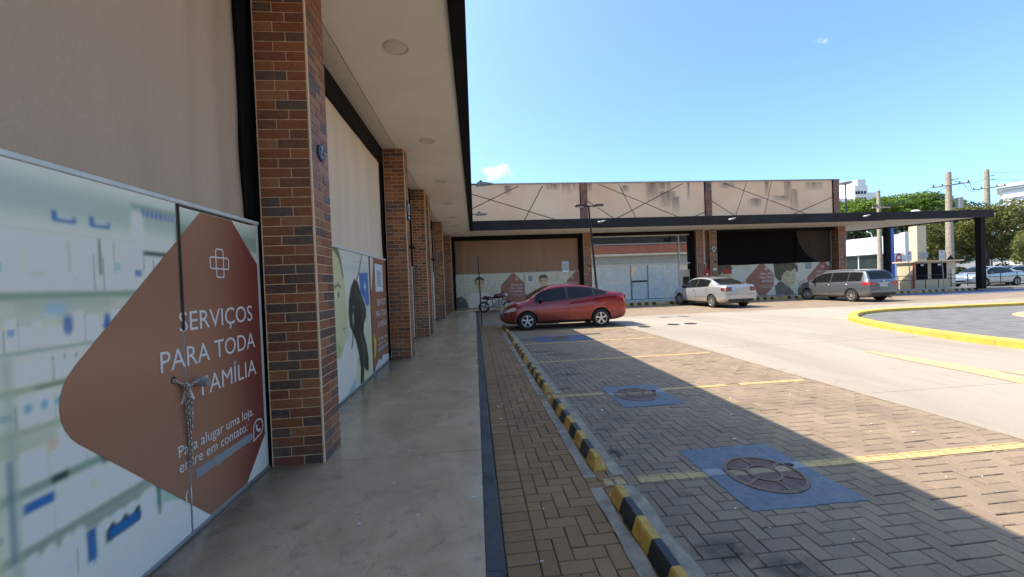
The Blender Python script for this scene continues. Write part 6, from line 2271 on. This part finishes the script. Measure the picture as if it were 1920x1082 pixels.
for sg in (1, -1):
    MB().tube([(.34, sg * .30, 1.04), (.28, sg * .40, 1.02)], .02, 8).build('grip', 'rubber', hb, world=False)
    smooth_angle(MB().tube([(.38, sg * .25, 1.06), (.34, sg * .32, 1.22)], .008, 6).ball((.34, sg * .33, 1.25), (.02, .07, .045), 10).build('mirror', 'trim_black', mc, world=False))
smooth_angle(MB().ball((.56, 0, .92), (.10, .10, .10), 14).build('head_lamp', 'lamp_clear', mc, world=False))
MB().tube([(-.1, .14, .26), (-.22, .30, .02)], .012, 6).build('side_stand', 'trim_black', mc, world=False)

# ================================================================== beyond the lot
def leaf_mat(name, cols):
    m, t, b = new_mat(name)
    isl = t.nodes.new('ShaderNodeNewGeometry').outputs['Random Per Island']
    c = ramp(t, isl, [(i / (len(cols) - 1), x) for i, x in enumerate(cols)])
    c = mixc(t, .4, c, ramp(t, noise(t, .55, 3, .6, wpos(t)), [(.35, cols[0]), (.65, cols[-1])]))
    t.links.new(c, b.inputs['Base Color'])
    b.inputs['Roughness'].default_value = .55
    b.inputs['Subsurface Weight'].default_value = 0
    tr = t.nodes.new('ShaderNodeBsdfTranslucent')
    t.links.new(c, tr.inputs['Color'])
    mx = t.nodes.new('ShaderNodeMixShader')
    mx.inputs[0].default_value = .45
    t.links.new(b.outputs[0], mx.inputs[1])
    t.links.new(tr.outputs[0], mx.inputs[2])
    t.links.new(mx.outputs[0], t.nodes['Material Output'].inputs['Surface'])


leaf_mat('leaf_bright', [(.050, .105, .010), (.120, .205, .016), (.20, .285, .026)])
leaf_mat('leaf_mid', [(.028, .055, .012), (.060, .100, .018), (.11, .15, .03)])
leaf_mat('leaf_olive', [(.035, .055, .014), (.105, .125, .024), (.26, .25, .055)])
leaf_mat('leaf_dark', [(.014, .030, .010), (.030, .055, .016), (.05, .08, .02)])
mat('bark', (.12, .09, .065), .9, var=.3, scale=6, bmp=.8, bscale=20)


def foliage(clumps, n, size, seed, flat=.6):
    """Leaf sprays scattered over and inside clump ellipsoids."""
    r = np.random.default_rng(seed)
    wts = np.array([c[3] * c[4] * c[5] for c in clumps]) ** .67
    pick = r.choice(len(clumps), n, p=wts / wts.sum())
    C_ = np.array([c[:3] for c in clumps])[pick]
    R_ = np.array([c[3:6] for c in clumps])[pick]
    d = r.normal(size=(n, 3))
    d /= np.linalg.norm(d, axis=1)[:, None]
    rad = r.uniform(.45, 1.08, (n, 1)) ** .6
    p = C_ + d * R_ * rad
    nrm = d * .6 + r.normal(size=(n, 3)) * .7 + np.array([0, 0, flat])
    nrm /= np.linalg.norm(nrm, axis=1)[:, None]
    a = np.cross(nrm, r.normal(size=(n, 3)))
    a /= np.linalg.norm(a, axis=1)[:, None]
    b_ = np.cross(nrm, a)
    s = size * r.uniform(.6, 1.4, (n, 1))
    V = np.stack([p - a * s, p - b_ * s * .45, p + a * s, p + b_ * s * .45], 1).reshape(-1, 3)
    V[:, 2] += np.repeat(r.uniform(-.1, .1, n) * size, 4)
    F = np.arange(4 * n).reshape(n, 4)
    return V.tolist(), F.tolist()


def tree(label, base, clumps, n, size, seed, lm, trunk_r, limbs, group='trees beyond the lot', flat=.6):
    t_ = thing('tree', label, 'tree', base, 0, group)
    B_ = Vector(base)
    m = MB()
    top = B_ + Vector(limbs[0])
    m.tube([B_, B_ + (top - B_) * .5 + Vector((.1, 0, 0)), top], [trunk_r, trunk_r * .75, trunk_r * .55], 9)
    smooth_angle(m.build('trunk', 'bark', t_))
    for l in limbs[1:]:
        e = B_ + Vector(l)
        mid = (top + e) / 2 + Vector((random.uniform(-.3, .3), random.uniform(-.3, .3), .35))
        smooth_angle(MB().tube([top - Vector((0, 0, .3)), mid, e], [trunk_r * .45, trunk_r * .3, trunk_r * .12], 7).build('branch', 'bark', t_))
    V, F = foliage([(B_.x + c[0], B_.y + c[1], B_.z + c[2], *c[3:]) for c in clumps], n, size, seed, flat)
    o = add('crown', V, F, lm, t_)
    return t_


def clumps_in(seed, n, ext, rmin, rmax, hole=.0, squash=.6, zbias=0):
    r = random.Random(seed)
    out = []
    while len(out) < n:
        x, y, z = (r.uniform(-1, 1) for _ in range(3))
        if not hole < math.sqrt(x * x + y * y + z * z) < 1:
            continue
        q = r.uniform(rmin, rmax)
        out.append((x * ext[0], y * ext[1], z * ext[2], q, q, q * squash))
    return out


def up_z(cl, z):
    return [(a, b_, c + z, *r) for a, b_, c, *r in cl]


# broad umbrella-shaped trees behind the open canopy
tree('broad umbrella-shaped bright green tree left behind the open canopy', (64, 58, 0), up_z(clumps_in(3, 60, (6.5, 5, 2.0), .8, 1.9, .3, .42), 11.3), 16000, .22, 31, 'leaf_bright', .35, [(0, 0, 7), (-4, 0, 10.5), (3, 1, 11), (0, -3, 11), (5, 0, 10.4), (-2, 3, 10.6)])
tree('broad umbrella-shaped tree in the middle behind the open canopy', (75, 60, 0), up_z(clumps_in(4, 70, (8, 5, 2.1), .9, 2.1, .3, .42), 12.0), 18000, .23, 32, 'leaf_bright', .38, [(0, 0, 7.5), (-5, 0, 11), (4, 1, 11.6), (0, -3, 11.5), (7, 0, 11.2), (-2, 3, 11)])
tree('dark leafy tree low behind the open canopy, beneath the umbrella crowns', (72, 52, 0), up_z(clumps_in(5, 50, (10, 4, 2.0), 1.0, 1.9, .2, .7), 8.2), 14000, .20, 33, 'leaf_dark', .3, [(0, 0, 5), (-5, 0, 8), (5, 0, 8), (0, -2, 8.5)])
tree('big olive-green tree with a dark shaded crown right of the black post', (70.5, 46.5, 0), up_z(clumps_in(6, 85, (9.0, 4.5, 3.9), .8, 1.7, .25, .75), 6.2), 30000, .17, 34, 'leaf_olive', .22, [(0, 0, 2.6), (-3, -1, 5.5), (3, -1, 5.6), (0, 1, 6.8), (6, 0, 5.4), (-6, 0, 5.2)])
tree('dark round tree behind the olive tree beside the white building', (78, 58, 0), up_z(clumps_in(7, 40, (4, 3, 3.5), .9, 1.8, .2, .8), 9.0), 9000, .20, 35, 'leaf_dark', .3, [(0, 0, 6), (-2, 0, 9), (2, 0, 9)])
tree('green bushy tree at the far right edge of the picture', (50.0, 28.5, 0), up_z(clumps_in(8, 34, (2.2, 2, 2.2), .5, .9, .2, .8), 2.6), 9000, .11, 36, 'leaf_olive', .14, [(0, 0, 1.2), (-1, 0, 2.5), (1, 0, 2.8)])
tree('yellow-green leafy tree between the gate tower and the olive tree', (58.5, 44.5, 0), up_z(clumps_in(9, 30, (2.8, 2, 2.6), .5, 1.1, .2, .8), 5.0), 8000, .13, 37, 'leaf_olive', .14, [(0, 0, 2.2), (-1, 0, 4.0), (1, 0, 4.4)])
o = tree('low green shrub row beneath the far trees at the right', (66, 47, 0), up_z(clumps_in(10, 40, (12, 1.5, .7), .5, .9, 0, .7), .7), 6000, .14, 38, 'leaf_mid', .06, [(0, 0, .5), (-4, 0, .8), (4, 0, .8)])
o.name = 'hedge'
o['category'] = 'hedge'
tree('dark tree standing behind the white blank sign board', (52, 47, 0), up_z(clumps_in(11, 40, (5, 3, 2.5), .8, 1.6, .2, .8), 5.0), 9000, .18, 39, 'leaf_dark', .2, [(0, 0, 3), (-2, 0, 5), (2, 0, 5)])


# utility poles with cross-arms and wires
def utility_pole(label, x, y, h, r, arms, extras=True):
    t_ = thing('utility_pole', label, 'utility pole', (x, y, 0), 0, 'concrete utility poles')
    smooth_angle(MB().tube([(x, y, 0), (x, y, h)], [r, r * .62], 12).build('pole', 'haunch_mortar', t_))
    for (z, hw, tilt) in arms:
        m = MB().tube([(x - hw, y - .25, z - tilt), (x + hw, y - .25, z + tilt)], .075, 6).build('cross_arm', 'haunch_mortar', t_)
        for i in range(5):
            q = -hw + 2 * hw * (i + .15) / 4.3
            smooth_angle(MB().lathe([(.05, 0), (.08, .06), (.05, .12), (.07, .18), (.03, .26)], (x + q, y - .25, z + tilt * q / hw + .06), 'z', 8).build('insulator', 'dark_metal', m))
    if extras:
        for dz in (1.0, 1.6):
            MB().tube([(x, y - .2, h - dz), (x + 1.0, y - .3, h - dz + .15)], .04, 6).build('bracket', 'dark_metal', t_)
    return t_


utility_pole('thick concrete utility pole with cross-arm behind the open canopy', 58.4, 42, 13.1, .42, [(11.5, 2.6, .30)])
MB().tube([(59.3, 41.6, 8.6), (59.3, 41.6, 9.9)], .34, 12).build('transformer', 'galvanised', [q for q in bpy.data.objects if q.name == 'utility_pole'][0])
utility_pole('farther concrete utility pole right of the canopy end', 75.95, 50, 15.6, .42, [(12.9, 2.8, .3)])
utility_pole('slim concrete utility pole left behind the open canopy', 41.4, 35.6, 9.55, .23, [(7.8, 1.0, 0)], False)


def wire(label, pts, sag, r=.022):
    n = 14
    m = MB()
    P_ = []
    a, c = Vector(pts[0]), Vector(pts[1])
    for i in range(n + 1):
        u = i / n
        P_.append(a + (c - a) * u - Vector((0, 0, sag * 4 * u * (1 - u))))
    o = m.tube(P_, r, 5).build('overhead_wire', 'dark_metal')
    return tag(based(o), label, 'wire', 'overhead wires between the utility poles')


wl = 'overhead wire strung between the concrete utility poles'
wire('front one of two overhead wires left of the thick utility pole', ((41.0, 35.4, 8.1), (56.0, 41.7, 11.4)), .5)
wire('rear one of two overhead wires left of the thick utility pole', ((42.2, 35.4, 8.1), (58.2, 41.7, 11.5)), .6)
wire('topmost overhead wire between the two tall utility poles', ((58.6, 42, 12.2), (75.9, 50, 14.4)), .6)
wire('middle overhead wire between the two tall utility poles', ((61.0, 41.8, 12.0), (73.3, 49.7, 12.8)), .5)
wire('lowest sagging overhead wire between the two tall utility poles', ((60.0, 41.8, 11.9), (74.5, 49.7, 12.9)), .9)
wire('lower overhead wire leaving the far pole to the right', ((76.2, 49.7, 14.2), (112, 58, 16.6)), .6)
wire('upper overhead wire leaving the far pole to the right', ((76.2, 49.7, 15.2), (112, 58, 18.4)), .6)
wire('low thick cable between the two tall utility poles', ((58.4, 42, 7.6), (75.9, 50, 9.9)), .6, .035)
wire('low overhead cable crossing in front of the white building', ((75.9, 50, 9.9), (112, 58, 11.8)), .6, .035)

t_ = thing('street_lamp', 'tall street lamp with a disc-shaped head beside the apartment tower', 'street lamp', (47.7, 45, 0))
MB().tube([(47.7, 45, 0), (47.7, 45, 12.6)], [.11, .07], 8).build('pole', 'dark_metal', t_)
smooth_angle(MB().lathe([(.15, -.25), (.62, -.12), (.74, 0), (.55, .14), (.15, .20), (0, .21)], (47.7, 45, 12.75), 'z', 24).build('lamp_head', 'sign_grey', t_))

# white shop with blank board, blue and red sign tower
ws = thing('white_shop', 'white shop behind the canopy with a blank white board and glass', 'building', (46.3, 44, 0), math.atan2(-6, .6))
L_ = dict(world=False)
MB().box(-9, 5.98, .40, 1.4, -.09, 5.1).build('wall', 'rail_white', ws, **L_)
MB().box(-9, 6.0, 0, .38, 3.30, 5.3, .02).build('blank_board', 'plate_white', ws, **L_)
for a_ in (-8.5, -5.2, -1.9, 1.4):
    MB().box(a_, a_ + 3.2, .33, .39, .35, 3.22).build('window', 'window_dim', ws, **L_)
    MB().box(a_ + 3.2, a_ + 3.3, .28, .39, -.09, 3.28).build('mullion', 'rail_white', ws, **L_)
MB().box(5.3, 6.0, -.1, .39, -.09, 3.28, .01).build('column', 'rail_white', ws, **L_)
for x_ in (-3.0, .0, 3.0):
    MB().tube([(x_, .2, 5.3), (x_, 0, 5.8), (x_, -.6, 6.0)], .06, 7).build('board_lamp', 'white_metal', ws, **L_)
mat('totem_blue', (.035, .10, .42), .4, var=.05)
tt = thing('sign_tower', 'blue and white sign tower with a red emblem beside the white shop', 'sign', (45.5, 37.6, 0))
MB().box(44.5, 45.12, 37.3, 37.7, -.09, 5.9, .01).build('blue_panel', 'totem_blue', tt)
MB().box(45.14, 46.2, 37.3, 37.7, -.09, 3.2, .01).build('white_panel', 'plate_white', tt)
for sc_, mt, dd in ((.62, 'red_box', .012), (.40, 'plate_white', .016)):
    pts = [(45.62 + sc_ * .62 * math.cos(a), 2.45 + sc_ * 1.25 * math.sin(a)) for a in [i * math.pi / 14 for i in range(28)]]
    MB().prism(pts, 37.3 - dd, 37.3, 'y').build('emblem', mt, tt)
MB().box(45.38, 45.9, 37.27, 37.288, 2.3, 2.55).build('emblem_bar', 'red_box', tt)
MB().box(46.3, 46.95, 37.2, 37.8, -.09, 5.4, .02).build('white_column', 'rail_white', tt)

# white building with cornices
mat('white_wall', (.66, .66, .66), .7, var=.06, scale=.5)
wb = thing('white_building', 'white building with stepped cornices at the top right edge', 'building', (84, 60, 0))
WA, WD, WN, WL = Vector((94.4, 60)), Vector((.35, -.937)), Vector((-.937, -.35)), Vector((.85, .527))


def wing(e):
    a = WA + WN * e - WD * e
    q = [a, a + WD * (34 + 2 * e), a + WD * (34 + 2 * e) - WN * 10, a + WL * 11]
    return [tuple(v) for v in q]


MB().prism(wing(0), -.09, 13.2, 'z').build('wall', 'white_wall', wb)
for z0, z1, e in ((13.2, 13.7, .25), (13.704, 14.7, .05), (14.704, 15.15, .40), (15.154, 15.8, .65)):
    MB().prism(wing(e), z0, z1 - .004, 'z').build('cornice', 'white_wall', wb)


def face_box(t0, t1, z0, z1, d0, d1):
    q = [WA + WD * t0 + WN * d0, WA + WD * t1 + WN * d0, WA + WD * t1 + WN * d1, WA + WD * t0 + WN * d1]
    return MB().prism([tuple(v) for v in q], z0, z1, 'z')


for t0 in (0, 6, 12, 18, 24, 30):
    face_box(t0, t0 + 1.1, -.09, 13.19, .005, .2).build('pilaster', 'white_wall', wb)
    face_box(t0 + 2.0, t0 + 5.1, 8.2, 12.2, .005, .08).build('panel', 'plate_white', wb)
    face_box(t0 + 2.0, t0 + 5.1, 1.0, 5.6, .005, .05).build('window', 'window_dim', wb)


# far towers, window by window
def tower(label, boxes, wins, group, wm='white_wall'):
    t_ = thing('apartment_tower', label, 'apartment tower', (boxes[0][0], boxes[0][2], 0), 0, group)
    for b6 in boxes:
        MB().box(*b6).build('wall', wm, t_)
    me = None
    for (x, y, z, ww, wh_) in wins:
        if me is None:
            q = MB().box(-.5, .5, -.5, .5, -.5, .5).build('window', 'glass_dark')
            me = q.data
            bpy.data.objects.remove(q)
        place('window', me, t_, (x, y, z), (0, 0, 0), (ww, .3, wh_))
    return t_


mat('tower_grey', (.42, .43, .44), .8, var=.08, scale=.1)
wn = []
for z in range(8, 50, 4):
    for x in (238.2, 240.0, 242.0, 244.2):
        wn.append((x, 217.9, z + 1.5, 1.3, 1.8))
    for x in (233.2, 235.2, 237):
        wn.append((x, 219.9, z + 1.0, .9, 1.3)) if z < 44 else None
    for x in (248.5, 251, 253.5):
        wn.append((x, 219.9, z + .5, 1.0, 1.4)) if z < 46 else None
tower('pale apartment tower rising left above the umbrella trees', [(229, 237.4, 220, 240, 0, 46.5), (237.4, 246.2, 218, 240, 0, 54), (240.2, 246, 219, 232, 54, 58), (246.2, 256, 220, 240, 0, 50)], wn, 'far towers')
mat('tower_blue', (.10, .14, .20), .4, var=.1, scale=.1)
tower('dark blue office block just left of the thick utility pole', [(201, 210, 150, 165, 0, 33.5)], [(203 + 2.4 * (i % 3), 149.9, 20 + 3 * (i // 3), 1.6, 1.8) for i in range(12)], 'far towers', 'tower_blue')
tower('grey office block just right of the thick utility pole', [(211.5, 217.5, 150, 165, 0, 30.5), (212, 214, 152, 160, 30.5, 33)], [(213 + 1.7 * (i % 3), 149.9, 17 + 3 * (i // 3), 1.1, 1.7) for i in range(12)], 'far towers', 'tower_grey')
mat('orange_wall', (.42, .19, .07), .8, var=.1, scale=1)
ob = thing('low_building', 'low orange building under the olive tree crown', 'building', (110, 75, 0))
MB().box(99, 108, 76, 82, -.09, 3.2).build('wall', 'orange_wall', ob)
MB().box(98.6, 108.4, 75.6, 82.4, 3.2, 3.5, .05).build('roof', 'orange_wall', ob)
for i in range(4):
    MB().box(100 + i * 2, 101.2 + i * 2, 75.95, 76, 1.0, 2.2).build('window', 'glass_dark', ob)
gw = thing('pale_wall', 'long pale wall behind the far row of cars', 'wall', (100, 66, 0))
MB().box(76, 140, 66, 66.4, -.09, 2.1).build('wall', 'white_wall', gw)
MB().box(75.9, 140.1, 65.9, 66.5, 2.1, 2.2, .02).build('coping', 'galvanised', gw)
t_ = thing('street_sign', 'dark green square sign on a post before the far cars', 'sign', (47.3, 31, 0))
MB().tube([(47.3, 31, 0), (47.3, 31, 2.6)], .03, 7).build('pole', 'galvanised', t_)
MB().box(46.9, 47.6, 30.95, 30.98, 2.05, 2.7, .004).build('sign_plate', 'fascia_grey', t_)
t_ = thing('warning_sign', 'dark diamond warning sign on a post right of the utility pole', 'sign', (41.0, 29.5, 0))
MB().tube([(41.0, 29.5, 0), (41.0, 29.5, 2.4)], .03, 7).build('pole', 'galvanised', t_)
MB().prism([(41.0, 1.75), (41.4, 2.15), (41.0, 2.55), (40.6, 2.15)], 29.44, 29.46, 'y').build('sign_plate', 'fascia_grey', t_)

# a shop across the lot behind the camera, seen mirrored in the glass
bb = thing('opposite_building', 'beige building with red roof band across the lot, seen in the shop glass', 'building', (34, -22, 0))
mat('block_wall', (.50, .46, .37), .85, var=.1, scale=.6)
mat('red_band', (.30, .10, .065), .7, var=.15, scale=1)
MB().box(17, 70, -30, -20, -.09, 5.6).build('wall', 'block_wall', bb)
for z in (1.8, 3.7):
    MB().box(17, 70, -20.02, -19.99, z, z + .05).build('wall_joint', 'sign_grey', bb)
for x in range(20, 70, 4):
    MB().box(x, x + .06, -20.02, -19.985, -.05, 5.5).build('wall_joint', 'sign_grey', bb)
MB().box(16.5, 70.5, -30, -19.6, 5.6, 6.0, .03).build('ledge', 'block_wall', bb)
MB().box(16.7, 70.3, -30, -19.7, 6.1, 7.6, .03).build('roof_band', 'red_band', bb)
MB().box(16.6, 70.4, -30.2, -19.65, 7.601, 7.8, .02).build('coping', 'roof_metal', bb)
MB().box(14, 36, -34, -23, 7.8, 15, .03).build('sky_block', 'fascia_grey', bb)  # dark mass added to keep bright sky out of the shop glass
MB().box(38, 70, -34, -24, 7.8, 12.5, .03).build('sky_block', 'fascia_grey', bb)  # second added mass, with a gap left for some sky
for x in range(15, 68, 3):
    MB().box(x, x + 1.6, -23.02 if x < 35 else -24.02, -22.98 if x < 35 else -23.98, 9, 11).build('window', 'glass_dark', bb)


# small clouds: soft bodies of thin vapour
def cloud(label, c, ext, dens, scale, seed, thr):
    m, t, b = new_mat('cloud_vapour')
    t.nodes.remove(b)
    v = t.nodes.new('ShaderNodeVolumePrincipled')
    v.inputs['Color'].default_value = (1, 1, 1, 1)
    v.inputs['Anisotropy'].default_value = .1
    tc = t.nodes.new('ShaderNodeTexCoord').outputs['Object']
    ln = t.nodes.new('ShaderNodeVectorMath')
    ln.operation = 'LENGTH'
    t.links.new(tc, ln.inputs[0])
    off = t.nodes.new('ShaderNodeVectorMath')
    off.operation = 'ADD'
    t.links.new(scaled(t, tc, (ext[0] / ext[2], 1, 1)), off.inputs[0])
    off.inputs[1].default_value = (seed, seed * 1.7, 0)
    n_ = noise(t, scale, 6, .62, off.outputs[0])
    r2 = math_n(t, 'MULTIPLY', ln.outputs['Value'], ln.outputs['Value'])
    f = math_n(t, 'ADD', math_n(t, 'SUBTRACT', thr, math_n(t, 'MULTIPLY', r2, 1.3)), math_n(t, 'MULTIPLY', math_n(t, 'SUBTRACT', n_, .5), 4.6))
    f = math_n(t, 'MULTIPLY', math_n(t, 'MAXIMUM', f, 0.0), dens)
    t.links.new(f, v.inputs['Density'])
    t.links.new(v.outputs[0], t.nodes['Material Output'].inputs['Volume'])
    bm = bmesh.new()
    bmesh.ops.create_icosphere(bm, subdivisions=3, radius=1.0)
    me = bpy.data.meshes.new('cloud')
    bm.to_mesh(me)
    bm.free()
    me.materials.append(m)
    o = link(bpy.data.objects.new('cloud', me))
    o.location = c
    o.scale = ext
    tag(o, label, 'cloud')
    o['kind'] = 'thing'
    return o


cloud('small puffy white cloud low over the far parapet', (108, 1500, 432), (82, 40, 40), .10, 1.15, 4.0, .55)
cloud('tiny white cloud wisp high in the blue sky', (1200, 1200, 778), (50, 25, 17), .035, 1.3, 7.0, .30)

leaf_mat('weed_leaf', [(.05, .07, .02), (.09, .10, .03)])
o = add('weeds', WEED[0], WEED[1], 'weed_leaf')
o['kind'] = 'stuff'
